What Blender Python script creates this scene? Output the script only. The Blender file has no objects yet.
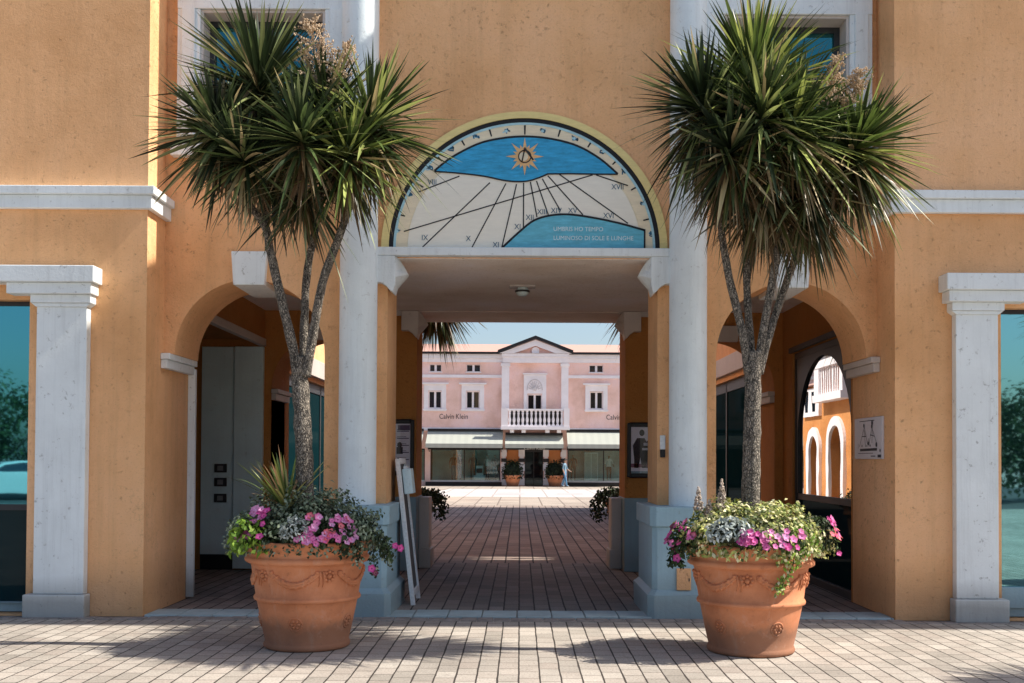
import bpy, bmesh, math, random
from mathutils import Vector, Matrix, noise
from mathutils.geometry import tessellate_polygon
R = math.radians
PI = math.pi
rnd = random.Random(7)
scene = bpy.context.scene
col = scene.collection

# ------------------------------------------------------------------ tagging
def tag(o, label=None, cat=None, group=None, kind=None):
    if label: o['label'] = label
    if cat: o['category'] = cat
    if group: o['group'] = group
    if kind: o['kind'] = kind
    return o

def empty(name, loc=(0, 0, 0), rz=0.0, parent=None):
    o = bpy.data.objects.new(name, None)
    o.empty_display_size = 0.2
    col.objects.link(o)
    o.location = loc
    o.rotation_euler = (0, 0, rz)
    if parent: o.parent = parent
    return o

def copy_tree(o, parent=None):
    c = o.copy(); col.objects.link(c); c.parent = parent
    for ch in list(o.children): copy_tree(ch, c)
    return c

# ------------------------------------------------------------------ materials
def new_mat(name):
    m = bpy.data.materials.new(name); m.use_nodes = True
    nt = m.node_tree; b = nt.nodes['Principled BSDF']
    return m, nt, b

def N(nt, t, **kw):
    n = nt.nodes.new(t)
    for k, v in kw.items(): setattr(n, k, v)
    return n

def noise_node(nt, scale, detail=4, rough=0.6, vec=None):
    n = N(nt, 'ShaderNodeTexNoise'); n.inputs['Scale'].default_value = scale
    n.inputs['Detail'].default_value = detail; n.inputs['Roughness'].default_value = rough
    if vec is not None: nt.links.new(vec, n.inputs['Vector'])
    return n

def ramp(nt, src, stops):
    r = N(nt, 'ShaderNodeValToRGB'); cr = r.color_ramp
    while len(cr.elements) < len(stops): cr.elements.new(0.5)
    for e, (p, c) in zip(cr.elements, stops):
        e.position = p; e.color = (c[0], c[1], c[2], 1) if len(c) == 3 else c
    nt.links.new(src, r.inputs['Fac'])
    return r

def mix(nt, fac, a, b, mode='MIX'):
    m = N(nt, 'ShaderNodeMix', data_type='RGBA', blend_type=mode)
    if isinstance(fac, float): m.inputs[0].default_value = fac
    else: nt.links.new(fac, m.inputs[0])
    for i, v in ((6, a), (7, b)):
        if isinstance(v, tuple): m.inputs[i].default_value = (v[0], v[1], v[2], 1)
        else: nt.links.new(v, m.inputs[i])
    return m.outputs[2]

def bump(nt, b, h, strength=0.3, dist=0.01):
    bp = N(nt, 'ShaderNodeBump'); bp.inputs['Strength'].default_value = strength
    bp.inputs['Distance'].default_value = dist
    nt.links.new(h, bp.inputs['Height']); nt.links.new(bp.outputs[0], b.inputs['Normal'])
    return bp

def pos(nt):
    return N(nt, 'ShaderNodeNewGeometry').outputs['Position']

def mth(nt, op, a, b=None):
    m = N(nt, 'ShaderNodeMath', operation=op)
    for i, v in enumerate((a, b)):
        if v is None: continue
        if isinstance(v, (int, float)): m.inputs[i].default_value = v
        else: nt.links.new(v, m.inputs[i])
    return m.outputs[0]

def smooth_noise_mat(name, c, rough=0.7, var=0.15, scale=3.0, bs=60.0, bstr=0.15, bd=0.004, dirt=0.0, spec=0.3):
    m, nt, b = new_mat(name)
    p = pos(nt)
    n = noise_node(nt, scale, 6, 0.65, p)
    d = tuple(x * (1 - var) for x in c); l = tuple(min(1, x * (1 + var)) for x in c)
    r = ramp(nt, n.outputs['Fac'], [(0.3, d), (0.7, l)])
    out = r.outputs[0]
    if dirt:
        n2 = noise_node(nt, scale * 9, 5, 0.7, p)
        f = ramp(nt, n2.outputs['Fac'], [(0.60, (0, 0, 0)), (0.74, (dirt, dirt, dirt))])
        out = mix(nt, f.outputs[0], out, tuple(x * 0.35 for x in c))
    nt.links.new(out, b.inputs['Base Color'])
    b.inputs['Roughness'].default_value = rough
    b.inputs['Specular IOR Level'].default_value = spec
    n3 = noise_node(nt, bs, 3, 0.6, p)
    bump(nt, b, n3.outputs['Fac'], bstr, bd)
    return m

def plaster(name, c, grime=0.5):
    """hand-floated lime plaster: cloudy tone, pits, rain streaks and splash-back grime at the foot"""
    m, nt, b = new_mat(name)
    p = pos(nt)
    n1 = noise_node(nt, 0.55, 6, 0.6, p)
    r1 = ramp(nt, n1.outputs['Fac'], [(0.30, tuple(x * y for x, y in zip(c, (0.80, 0.74, 0.66)))), (0.5, c), (0.70, tuple(min(0.95, x * y) for x, y in zip(c, (1.08, 1.14, 1.28))))])
    # pits
    n2 = noise_node(nt, 19.0, 4, 0.65, p)
    pits = ramp(nt, n2.outputs['Fac'], [(0.60, (0, 0, 0)), (0.70, (0.7, 0.7, 0.7))])
    nm = noise_node(nt, 0.9, 4, 0.6, p)
    mask = ramp(nt, nm.outputs['Fac'], [(0.40, (0.12, 0.12, 0.12)), (0.62, (1, 1, 1))])
    nf = noise_node(nt, 55.0, 3, 0.6, p)
    fine = ramp(nt, nf.outputs['Fac'], [(0.58, (0, 0, 0)), (0.68, (0.35, 0.35, 0.35))])
    pk = mth(nt, 'MAXIMUM', mth(nt, 'MULTIPLY', pits.outputs[0], mask.outputs[0]), fine.outputs[0])
    out = mix(nt, pk, r1.outputs[0], tuple(x * 0.55 for x in c))
    # vertical streaks
    mp = N(nt, 'ShaderNodeMapping'); mp.inputs['Scale'].default_value = (4.0, 4.0, 0.22)
    nt.links.new(p, mp.inputs[0])
    n4 = noise_node(nt, 1.6, 5, 0.7, mp.outputs[0])
    st = ramp(nt, n4.outputs['Fac'], [(0.50, (0, 0, 0)), (0.76, (0.48 * grime,) * 3)])
    out = mix(nt, st.outputs[0], out, tuple(x * 0.45 for x in c))
    # foot grime
    sp = N(nt, 'ShaderNodeSeparateXYZ'); nt.links.new(p, sp.inputs[0])
    z = mth(nt, 'ADD', sp.outputs[2], mth(nt, 'MULTIPLY', n1.outputs['Fac'], -0.5))
    fg = ramp(nt, z, [(0.0, (0.6 * grime,) * 3), (0.35, (0, 0, 0))])
    out = mix(nt, fg.outputs[0], out, (0.10, 0.075, 0.05))
    nt.links.new(out, b.inputs['Base Color'])
    b.inputs['Roughness'].default_value = 0.88
    b.inputs['Specular IOR Level'].default_value = 0.2
    n5 = noise_node(nt, 9.0, 5, 0.7, p)
    h = mth(nt, 'ADD', mth(nt, 'MULTIPLY', n5.outputs['Fac'], 1.6), mth(nt, 'MULTIPLY', pits.outputs[0], -0.9))
    n6 = noise_node(nt, 70.0, 2, 0.5, p)
    h = mth(nt, 'ADD', h, mth(nt, 'MULTIPLY', n6.outputs['Fac'], 0.5))
    n7 = noise_node(nt, 0.35, 5, 0.62, p)
    v8 = N(nt, 'ShaderNodeTexVoronoi'); v8.feature = 'DISTANCE_TO_EDGE'; v8.inputs['Scale'].default_value = 0.55
    nd = noise_node(nt, 2.5, 5, 0.7, p); va = N(nt, 'ShaderNodeVectorMath', operation='MULTIPLY_ADD'); nt.links.new(nd.outputs['Color'], va.inputs[0]); va.inputs[1].default_value = (0.7, 0.7, 0.7); nt.links.new(p, va.inputs[2]); nt.links.new(va.outputs[0], v8.inputs['Vector'])
    ck = mth(nt, 'MULTIPLY', mth(nt, 'LESS_THAN', v8.outputs['Distance'], 0.0035), mth(nt, 'GREATER_THAN', n7.outputs['Fac'], 0.50))
    out = mix(nt, mth(nt, 'MULTIPLY', ck, 0.16 * grime * 2), out, tuple(x * 0.35 for x in c)); nt.links.new(out, b.inputs['Base Color'])
    bump(nt, b, h, 0.75, 0.014)
    return m

def paint_white(name, c=(0.66, 0.70, 0.72), grime=0.5):
    m, nt, b = new_mat(name)
    p = pos(nt)
    n1 = noise_node(nt, 1.3, 6, 0.65, p)
    r1 = ramp(nt, n1.outputs['Fac'], [(0.3, tuple(x * 0.86 for x in c)), (0.65, c)])
    n2 = noise_node(nt, 14.0, 6, 0.75, p)
    f = ramp(nt, n2.outputs['Fac'], [(0.60, (0, 0, 0)), (0.67, (0.75 * grime,) * 3)])
    out = mix(nt, f.outputs[0], r1.outputs[0], (0.20, 0.20, 0.19))
    mp = N(nt, 'ShaderNodeMapping'); mp.inputs['Scale'].default_value = (9.0, 9.0, 0.5)
    nt.links.new(p, mp.inputs[0])
    n4 = noise_node(nt, 1.7, 5, 0.7, mp.outputs[0])
    st = ramp(nt, n4.outputs['Fac'], [(0.50, (0, 0, 0)), (0.78, (0.5 * grime,) * 3)])
    out = mix(nt, st.outputs[0], out, tuple(x * 0.5 for x in c))
    sp = N(nt, 'ShaderNodeSeparateXYZ'); nt.links.new(p, sp.inputs[0])
    z = mth(nt, 'ADD', sp.outputs[2], mth(nt, 'MULTIPLY', n1.outputs['Fac'], -0.3))
    fg = ramp(nt, z, [(-0.08, (0.95 * grime,) * 3), (0.28, (0, 0, 0))])
    out = mix(nt, fg.outputs[0], out, (0.13, 0.12, 0.10))
    nt.links.new(out, b.inputs['Base Color'])
    b.inputs['Roughness'].default_value = 0.55
    n5 = noise_node(nt, 35.0, 4, 0.6, p)
    bump(nt, b, mth(nt, 'ADD', n5.outputs['Fac'], mth(nt, 'MULTIPLY', f.outputs[0], -1.2)), 0.45, 0.008)
    return m

def glossy_glass(name, tint=(0.35, 0.72, 0.82), refl=0.55, deep=(0.004, 0.02, 0.025), rough=0.02):
    m = bpy.data.materials.new(name); m.use_nodes = True
    nt = m.node_tree; nt.nodes.clear()
    o = N(nt, 'ShaderNodeOutputMaterial')
    d = N(nt, 'ShaderNodeBsdfDiffuse'); d.inputs[0].default_value = (*deep, 1)
    g = N(nt, 'ShaderNodeBsdfGlossy'); g.inputs[0].default_value = (*tint, 1); g.inputs['Roughness'].default_value = rough
    # faint waviness of real panes
    n = noise_node(nt, 1.1, 2, 0.5, pos(nt))
    bp = N(nt, 'ShaderNodeBump'); bp.inputs['Strength'].default_value = 0.05; bp.inputs['Distance'].default_value = 0.01
    nt.links.new(n.outputs['Fac'], bp.inputs['Height']); nt.links.new(bp.outputs[0], g.inputs['Normal'])
    mx = N(nt, 'ShaderNodeMixShader'); mx.inputs[0].default_value = refl
    nt.links.new(d.outputs[0], mx.inputs[1]); nt.links.new(g.outputs[0], mx.inputs[2]); nt.links.new(mx.outputs[0], o.inputs[0])
    return m

def clear_glass(name, refl=0.14, tint=(0.75, 0.9, 0.92)):
    m = bpy.data.materials.new(name); m.use_nodes = True
    nt = m.node_tree; nt.nodes.clear()
    o = N(nt, 'ShaderNodeOutputMaterial')
    t = N(nt, 'ShaderNodeBsdfTransparent'); t.inputs[0].default_value = (*tint, 1)
    g = N(nt, 'ShaderNodeBsdfGlossy'); g.inputs['Roughness'].default_value = 0.02
    mx = N(nt, 'ShaderNodeMixShader'); mx.inputs[0].default_value = refl
    nt.links.new(t.outputs[0], mx.inputs[1]); nt.links.new(g.outputs[0], mx.inputs[2]); nt.links.new(mx.outputs[0], o.inputs[0])
    return m

def flat(name, c, rough=0.6, metallic=0.0, spec=0.4):
    m, nt, b = new_mat(name)
    n = noise_node(nt, 40.0, 4, 0.6, pos(nt))
    r = ramp(nt, n.outputs['Fac'], [(0.3, tuple(x * 0.85 for x in c)), (0.7, tuple(min(1, x * 1.1) for x in c))])
    nt.links.new(r.outputs[0], b.inputs['Base Color'])
    b.inputs['Roughness'].default_value = rough; b.inputs['Metallic'].default_value = metallic
    b.inputs['Specular IOR Level'].default_value = spec
    return m

def painted(name, c, var=0.3, scale=6.0):
    """brush-painted mural colour with streaks and flaking"""
    m, nt, b = new_mat(name)
    p = pos(nt)
    mp = N(nt, 'ShaderNodeMapping'); mp.inputs['Scale'].default_value = (1.0, 1.0, 5.0)
    nt.links.new(p, mp.inputs[0])
    n = noise_node(nt, scale, 6, 0.7, mp.outputs[0])
    r = ramp(nt, n.outputs['Fac'], [(0.3, tuple(x * (1 - var) for x in c)), (0.6, c), (0.8, tuple(min(1, x * (1 + var)) for x in c))])
    nt.links.new(r.outputs[0], b.inputs['Base Color'])
    b.inputs['Roughness'].default_value = 0.8
    n5 = noise_node(nt, 30.0, 4, 0.6, p)
    bump(nt, b, n5.outputs['Fac'], 0.3, 0.004)
    return m

def leaf_mat(name, rough=0.45, trans=0.25):
    m, nt, b = new_mat(name)
    a = N(nt, 'ShaderNodeAttribute'); a.attribute_name = 'tint'
    nt.links.new(a.outputs['Color'], b.inputs['Base Color'])
    b.inputs['Roughness'].default_value = rough
    b.inputs['Specular IOR Level'].default_value = 0.35
    t = N(nt, 'ShaderNodeBsdfTranslucent'); nt.links.new(a.outputs['Color'], t.inputs[0])
    mx = N(nt, 'ShaderNodeMixShader'); mx.inputs[0].default_value = trans
    o = nt.nodes['Material Output']
    nt.links.new(b.outputs[0], mx.inputs[1]); nt.links.new(t.outputs[0], mx.inputs[2]); nt.links.new(mx.outputs[0], o.inputs[0])
    return m

def bark_mat(name, c=(0.23, 0.20, 0.165)):
    m, nt, b = new_mat(name)
    tc = N(nt, 'ShaderNodeTexCoord').outputs['Object']
    mp = N(nt, 'ShaderNodeMapping'); mp.inputs['Scale'].default_value = (1, 1, 0.45)
    nt.links.new(tc, mp.inputs[0])
    v = N(nt, 'ShaderNodeTexVoronoi'); v.inputs['Scale'].default_value = 62.0; v.feature = 'DISTANCE_TO_EDGE'
    n = noise_node(nt, 30.0, 6, 0.75, mp.outputs[0])
    nd = noise_node(nt, 9.0, 3, 0.6, tc)
    va = N(nt, 'ShaderNodeVectorMath', operation='MULTIPLY_ADD'); nt.links.new(nd.outputs['Color'], va.inputs[0]); va.inputs[1].default_value = (0.09, 0.09, 0.09); nt.links.new(mp.outputs[0], va.inputs[2])
    nt.links.new(va.outputs[0], v.inputs['Vector'])
    f = mth(nt, 'MULTIPLY', v.outputs['Distance'], 1.3)
    f = mth(nt, 'ADD', f, mth(nt, 'MULTIPLY', n.outputs['Fac'], 0.8))
    r = ramp(nt, f, [(0.38, tuple(x * 0.10 for x in c)), (0.52, tuple(x * 0.6 for x in c)), (0.80, tuple(x * 1.9 for x in c))])
    nt.links.new(r.outputs[0], b.inputs['Base Color'])
    b.inputs['Roughness'].default_value = 0.95
    bump(nt, b, f, 0.9, 0.02)
    return m

def paver_mat(name, tones, joint, bw=0.32, rh=0.16, mortar=0.012, tilt=0.5, gloss=0.8, long_joint=1.0):
    m, nt, b = new_mat(name)
    p = pos(nt)
    sp = N(nt, 'ShaderNodeSeparateXYZ'); nt.links.new(p, sp.inputs[0])
    # hand-laid wobble
    nw = noise_node(nt, 2.2, 3, 0.5, p)
    wob = mth(nt, 'MULTIPLY', mth(nt, 'SUBTRACT', nw.outputs['Fac'], 0.5), 0.014)
    cb = N(nt, 'ShaderNodeCombineXYZ')
    nt.links.new(mth(nt, 'ADD', sp.outputs[1], wob), cb.inputs[0]); nt.links.new(mth(nt, 'ADD', sp.outputs[0], wob), cb.inputs[1])
    br = N(nt, 'ShaderNodeTexBrick')
    br.offset = 0.5
    for k, v in (('Scale', 1.0), ('Mortar Size', mortar), ('Mortar Smooth', 0.25), ('Bias', 0.0), ('Brick Width', bw), ('Row Height', rh)):
        br.inputs[k].default_value = v
    br.inputs['Color1'].default_value = (0, 0, 0, 1); br.inputs['Color2'].default_value = (1, 1, 1, 1); br.inputs['Mortar'].default_value = (0.5, 0.5, 0.5, 1)
    nt.links.new(cb.outputs[0], br.inputs['Vector'])
    rc = ramp(nt, br.outputs['Color'], [(i / (len(tones) - 1), t) for i, t in enumerate(tones)])
    n1 = noise_node(nt, 0.6, 6, 0.6, p)
    c = mix(nt, 0.40, rc.outputs[0], ramp(nt, n1.outputs['Fac'], [(0.3, tuple(x * 0.62 for x in tones[0])), (0.7, tuple(min(1, x * 1.15) for x in tones[-1]))]).outputs[0])
    n2 = noise_node(nt, 55.0, 5, 0.75, p)
    sr = ramp(nt, n2.outputs['Fac'], [(0.35, (0.55, 0.55, 0.55)), (0.55, (1, 1, 1))])
    c = mix(nt, 0.85, c, sr.outputs[0], 'MULTIPLY')
    n3 = noise_node(nt, 5.0, 6, 0.75, p)
    st = ramp(nt, n3.outputs['Fac'], [(0.58, (0, 0, 0)), (0.70, (0.55, 0.55, 0.55))])
    c = mix(nt, st.outputs[0], c, tuple(x * 0.45 for x in tones[0]))
    c = mix(nt, mth(nt, 'MULTIPLY', br.outputs['Fac'], 0.85), c, joint)
    # the long joints run towards the passage and collect more dirt than the short ones
    u = mth(nt, 'DIVIDE', mth(nt, 'ADD', sp.outputs[0], wob), rh)
    dl = mth(nt, 'ABSOLUTE', mth(nt, 'SUBTRACT', mth(nt, 'FRACT', mth(nt, 'ADD', u, 0.5)), 0.5))
    nl = noise_node(nt, 3.5, 4, 0.7, p)
    wd = mth(nt, 'MULTIPLY', nl.outputs['Fac'], 0.085 * long_joint)
    ln = mth(nt, 'LESS_THAN', dl, wd)
    c = mix(nt, mth(nt, 'MULTIPLY', ln, 0.85), c, joint)
    nt.links.new(c, b.inputs['Base Color'])
    b.inputs['Roughness'].default_value = gloss
    b.inputs['Specular IOR Level'].default_value = 0.3
    h = mth(nt, 'ADD', mth(nt, 'MULTIPLY', br.outputs['Fac'], -1.0), mth(nt, 'MULTIPLY', n2.outputs['Fac'], 0.25))
    h = mth(nt, 'ADD', h, mth(nt, 'MULTIPLY', br.outputs['Color'], tilt * 0.3))
    bump(nt, b, h, 0.7, 0.008)
    return m

# ------------------------------------------------------------------ mesh builder
class MB:
    def __init__(s): s.v = []; s.f = []; s.m = []; s.c = []; s.mi = 0; s.tint = None
    def _v(s, pts):
        i = len(s.v); s.v.extend([tuple(p) for p in pts])
        if s.tint is not None: s.c.extend([s.tint] * len(pts))
        return i
    def _f(s, idx): s.f.append(tuple(idx)); s.m.append(s.mi)
    def quad(s, a, b, c, d):
        i = s._v((a, b, c, d)); s._f((i, i + 1, i + 2, i + 3)); return s
    def box(s, x0, x1, y0, y1, z0, z1):
        i = s._v(((x0, y0, z0), (x1, y0, z0), (x1, y1, z0), (x0, y1, z0), (x0, y0, z1), (x1, y0, z1), (x1, y1, z1), (x0, y1, z1)))
        for q in ((0, 3, 2, 1), (4, 5, 6, 7), (0, 1, 5, 4), (1, 2, 6, 5), (2, 3, 7, 6), (3, 0, 4, 7)): s._f([i + k for k in q])
        return s
    def prism(s, loops, d0, d1, axes='xz'):
        """polygon with holes in plane axes, extruded along the third axis d0..d1"""
        if not isinstance(loops[0][0], (tuple, list)): loops = [loops]
        def P(a, b, d):
            return {'xz': (a, d, b), 'yz': (d, a, b), 'xy': (a, b, d)}[axes]
        tris = tessellate_polygon([[Vector((a, b, 0)) for a, b in L] for L in loops])
        flatp = [p for L in loops for p in L]
        n = len(flatp)
        i0 = s._v([P(a, b, d0) for a, b in flatp]); i1 = s._v([P(a, b, d1) for a, b in flatp])
        for t in tris:
            s._f([i0 + k for k in t]); s._f([i1 + k for k in reversed(t)])
        o = 0
        for L in loops:
            m = len(L)
            for k in range(m):
                k2 = (k + 1) % m
                s._f((i0 + o + k, i0 + o + k2, i1 + o + k2, i1 + o + k))
            o += m
        return s
    def tube(s, pts, radii, seg=8, cap=True, jitter=0.0):
        pts = [Vector(p) for p in pts]
        if not isinstance(radii, (list, tuple)): radii = [radii] * len(pts)
        rings = []; up = Vector((0.13, 0.31, 0.94)).normalized()
        for k, p in enumerate(pts):
            t = (pts[min(k + 1, len(pts) - 1)] - pts[max(k - 1, 0)]).normalized()
            a = t.cross(up)
            if a.length < 0.15: a = t.cross(Vector((1, 0.2, 0)))
            a.normalize(); b = t.cross(a).normalized()
            r = radii[k]
            rings.append(s._v([p + (a * math.cos(2 * PI * j / seg) + b * math.sin(2 * PI * j / seg)) * r * (1 + jitter * (noise.noise(p * 9 + Vector((j, 0, 0))))) for j in range(seg)]))
        for k in range(len(pts) - 1):
            for j in range(seg):
                j2 = (j + 1) % seg
                s._f((rings[k] + j, rings[k] + j2, rings[k + 1] + j2, rings[k + 1] + j))
        if cap:
            s._f([rings[0] + j for j in reversed(range(seg))]); s._f([rings[-1] + j for j in range(seg)])
        return s
    def lathe(s, prof, cx=0, cy=0, cz=0, seg=32, a0=0.0, a1=2 * PI, wob=0.0):
        full = abs((a1 - a0) - 2 * PI) < 1e-6
        n = seg if full else seg + 1
        rings = []
        for (r, z) in prof:
            rings.append(s._v([(cx + r * (1 + wob * noise.noise(Vector((math.cos(a) * 2, math.sin(a) * 2, z * 2)))) * math.cos(a), cy + r * math.sin(a), cz + z) for a in [a0 + (a1 - a0) * j / seg for j in range(n)]]))
        for k in range(len(prof) - 1):
            for j in range(seg):
                j2 = (j + 1) % n
                s._f((rings[k] + j, rings[k] + j2, rings[k + 1] + j2, rings[k + 1] + j))
        return s
    def disc(s, c, r, nrm=(0, -1, 0), seg=16):
        nrm = Vector(nrm).normalized(); a = nrm.cross(Vector((0.1, 0.2, 1))).normalized(); b = nrm.cross(a)
        c = Vector(c); i = s._v([c + (a * math.cos(2 * PI * j / seg) + b * math.sin(2 * PI * j / seg)) * r for j in range(seg)])
        s._f([i + j for j in range(seg)]); return s
    def ball(s, c, r, seg=10, rings=7, sc=(1, 1, 1)):
        prof = [(max(1e-4, math.sin(PI * k / rings)), -math.cos(PI * k / rings)) for k in range(rings + 1)]
        i = len(s.v); s.lathe(prof, seg=seg)
        for k in range(i, len(s.v)):
            x, y, z = s.v[k]; s.v[k] = (c[0] + x * r * sc[0], c[1] + y * r * sc[1], c[2] + z * r * sc[2])
        return s
    def build(s, name, mats, parent=None, smooth=False, bevel=0.0, loc=None, fix=True, autos=False):
        me = bpy.data.meshes.new(name)
        me.from_pydata(s.v, [], s.f)
        if not isinstance(mats, (list, tuple)): mats = [mats]
        for m in mats: me.materials.append(m)
        if len(mats) > 1: me.polygons.foreach_set('material_index', s.m)
        if s.c and len(s.c) == len(s.v):
            at = me.color_attributes.new('tint', 'FLOAT_COLOR', 'POINT')
            at.data.foreach_set('color', [x for c in s.c for x in (c[0], c[1], c[2], 1.0)])
        if fix:
            bm = bmesh.new(); bm.from_mesh(me); bmesh.ops.remove_doubles(bm, verts=bm.verts, dist=1e-5)
            bmesh.ops.recalc_face_normals(bm, faces=bm.faces); bm.to_mesh(me); bm.free()
        if smooth or autos:
            me.polygons.foreach_set('use_smooth', [True] * len(me.polygons))
        me.update()
        o = bpy.data.objects.new(name, me); col.objects.link(o)
        if parent: o.parent = parent
        if loc is not None: o.location = loc
        if autos:
            bm = bmesh.new(); bm.from_mesh(me)
            for e in bm.edges:
                if len(e.link_faces) == 2 and e.calc_face_angle(0) > R(38): e.smooth = False
            bm.to_mesh(me); bm.free()
        if bevel:
            md = o.modifiers.new('bevel', 'BEVEL'); md.width = bevel; md.segments = 2; md.limit_method = 'ANGLE'; md.angle_limit = R(40)
        return o

def text_into(mb, s, x, y, z, size, depth=0.004, align='CENTER', rot=0.0, spacing=1.0, shear=0.0, xs=1.0):
    cu = bpy.data.curves.new('t', 'FONT'); cu.body = s; cu.size = size; cu.align_x = align; cu.align_y = 'CENTER'
    cu.extrude = 0; cu.space_character = spacing; cu.resolution_u = 3; cu.shear = shear
    ob = bpy.data.objects.new('t', cu); col.objects.link(ob)
    dg = bpy.context.evaluated_depsgraph_get(); me = bpy.data.meshes.new_from_object(ob.evaluated_get(dg))
    ca, sa = math.cos(rot), math.sin(rot)
    i = mb._v([(x + (v.co.x * ca - v.co.y * sa) * xs, y - depth, z + v.co.x * sa + v.co.y * ca) for v in me.vertices])
    for p in me.polygons: mb._f([i + k for k in p.vertices])
    bpy.data.objects.remove(ob); bpy.data.curves.remove(cu); bpy.data.meshes.remove(me)

def arc(cx, cz, r, a0, a1, n):
    return [(cx + r * math.cos(a0 + (a1 - a0) * k / n), cz + r * math.sin(a0 + (a1 - a0) * k / n)) for k in range(n + 1)]
# ------------------------------------------------------------------ palette
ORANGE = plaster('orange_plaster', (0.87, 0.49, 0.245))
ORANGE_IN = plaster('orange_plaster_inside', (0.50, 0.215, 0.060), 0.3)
CEIL = plaster('ceiling_plaster', (0.88, 0.79, 0.72), 0.12)
WHITE = paint_white('white_trim_paint', (0.84, 0.90, 0.92), 0.7)
COLUMN = paint_white('column_paint', (0.82, 0.90, 0.93), 0.5)
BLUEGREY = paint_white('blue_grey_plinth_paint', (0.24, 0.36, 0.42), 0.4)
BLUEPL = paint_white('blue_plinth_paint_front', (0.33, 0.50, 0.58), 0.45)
GREYSTONE = paint_white('grey_stone_trim', (0.62, 0.56, 0.52), 0.4)
GLASS = glossy_glass('teal_reflecting_glass', (0.14, 0.50, 0.60), 0.66)
GLASS_R = glossy_glass('pale_reflecting_glass', (0.34, 0.74, 0.80), 0.62)
GLASS_UP = glossy_glass('upper_window_glass', (0.08, 0.38, 0.42), 0.45)
GLASS_DARK = glossy_glass('dark_shop_glass', (0.25, 0.3, 0.33), 0.045)
GLASS_DOOR = glossy_glass('door_glass', (0.92, 0.92, 0.92), 0.60, (0.01, 0.012, 0.014), 0.004)
BLACK = flat('black_metal', (0.012, 0.012, 0.014), 0.4)
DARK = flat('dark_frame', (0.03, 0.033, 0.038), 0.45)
PANEL = paint_white('pale_panel_paint', (0.72, 0.90, 0.94), 0.3)
CABLE = flat('white_enamel', (0.75, 0.77, 0.78), 0.35)

# ------------------------------------------------------------------ ground
def sheet(name, x0, x1, y0, y1, z, m, **k):
    mb = MB(); mb.quad((x0, y0, z), (x1, y0, z), (x1, y1, z), (x0, y1, z))
    o = mb.build(name, m, fix=False); tag(o, kind='structure'); return o

PAVE_F = paver_mat('front_pavers', [(0.29, 0.26, 0.225), (0.45, 0.405, 0.355), (0.39, 0.33, 0.285), (0.56, 0.51, 0.45)], (0.04, 0.033, 0.028), mortar=0.006, bw=0.24, rh=0.155)
PAVE_P = paver_mat('passage_pavers', [(0.15, 0.13, 0.12), (0.28, 0.24, 0.215), (0.20, 0.165, 0.145), (0.36, 0.31, 0.28)], (0.014, 0.012, 0.011), bw=0.36, rh=0.165, mortar=0.007, long_joint=1.25)
PAVE_B = paver_mat('rear_pavers', [(0.20, 0.155, 0.135), (0.36, 0.28, 0.24), (0.26, 0.20, 0.17), (0.44, 0.36, 0.31)], (0.028, 0.02, 0.017), bw=0.55, rh=0.22, mortar=0.014, long_joint=1.2)
PLAZA = paver_mat('plaza_stone', [(0.36, 0.30, 0.255), (0.44, 0.375, 0.32), (0.49, 0.425, 0.36)], (0.19, 0.155, 0.13), bw=1.2, rh=0.8, mortar=0.03, long_joint=0.5)
PLAZAW = paver_mat('pale_stone_inlay', [(0.56, 0.51, 0.50), (0.66, 0.61, 0.60)], (0.34, 0.30, 0.28), bw=1.6, rh=1.2, mortar=0.04, long_joint=0.4)
GROUND = smooth_noise_mat('ground_far', (0.30, 0.27, 0.24), 0.9, 0.2, 0.2, 10, 0.1)

sheet('ground', -900, 900, -900, 900, -0.012, GROUND)
sheet('front_pavement', -40, 40, -26, -0.06, 0.0, PAVE_F)
sheet('car_park', -60, 60, -60, -26, -0.004, smooth_noise_mat('asphalt', (0.07, 0.07, 0.072), 0.9, 0.2, 3, 60, 0.4))
sheet('passage_paving', -5.0, 4.9, 0.45, 5.9, 0.0, PAVE_P)
sheet('rear_lane_paving', -30, 30, 5.9, 27.2, 0.0, PAVE_B)
sheet('plaza_paving', -60, 60, 27.2, 56.2, 0.0, PLAZA)
mb = MB(); mb.quad((-4.6, 36.0, 0.004), (5.4, 36.0, 0.004), (4.6, 48.5, 0.004), (-3.8, 48.5, 0.004))
tag(mb.build('pale_stone_inlay', PLAZAW, fix=False), kind='structure')
mb = MB(); mb.quad((-1.3, 38.8, 0.008), (0.2, 38.8, 0.008), (0.3, 42.3, 0.008), (-0.9, 42.3, 0.008)); mb.quad((1.6, 39.5, 0.008), (2.9, 39.0, 0.008), (3.1, 42, 0.008), (1.9, 42.4, 0.008))
tag(mb.build('plaza_floor_slabs', smooth_noise_mat('grey_slab', (0.5, 0.42, 0.42), 0.7), fix=False), kind='structure')
# threshold kerb of dressed slabs
mb = MB(); x = -3.79
KERB = smooth_noise_mat('kerb_stone', (0.36, 0.45, 0.47), 0.75, 0.2, 2.5, 40, 0.25, dirt=0.5)
while x < 3.78:
    w = min(0.345 + rnd.uniform(-0.012, 0.012), 3.79 - x)
    mb.box(x + 0.005, x + w - 0.005, 0.0, 0.44, -0.05, 0.022 + rnd.uniform(-0.003, 0.003)); x += w
tag(mb.build('kerb', KERB, bevel=0.006), kind='structure')
mb = MB(); x = -9.0
while x < 9:
    w = 0.165
    mb.box(x + 0.004, x + w - 0.004, -0.22, -0.064 if abs(x) > 3.8 else -0.006, -0.05, 0.008 + rnd.uniform(-0.003, 0.003)); x += w
tag(mb.build('kerb_paver_course', smooth_noise_mat('course_brick', (0.27, 0.24, 0.22), 0.85, 0.35, 7, 40, 0.3, dirt=0.5), bevel=0.006), kind='structure')

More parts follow.
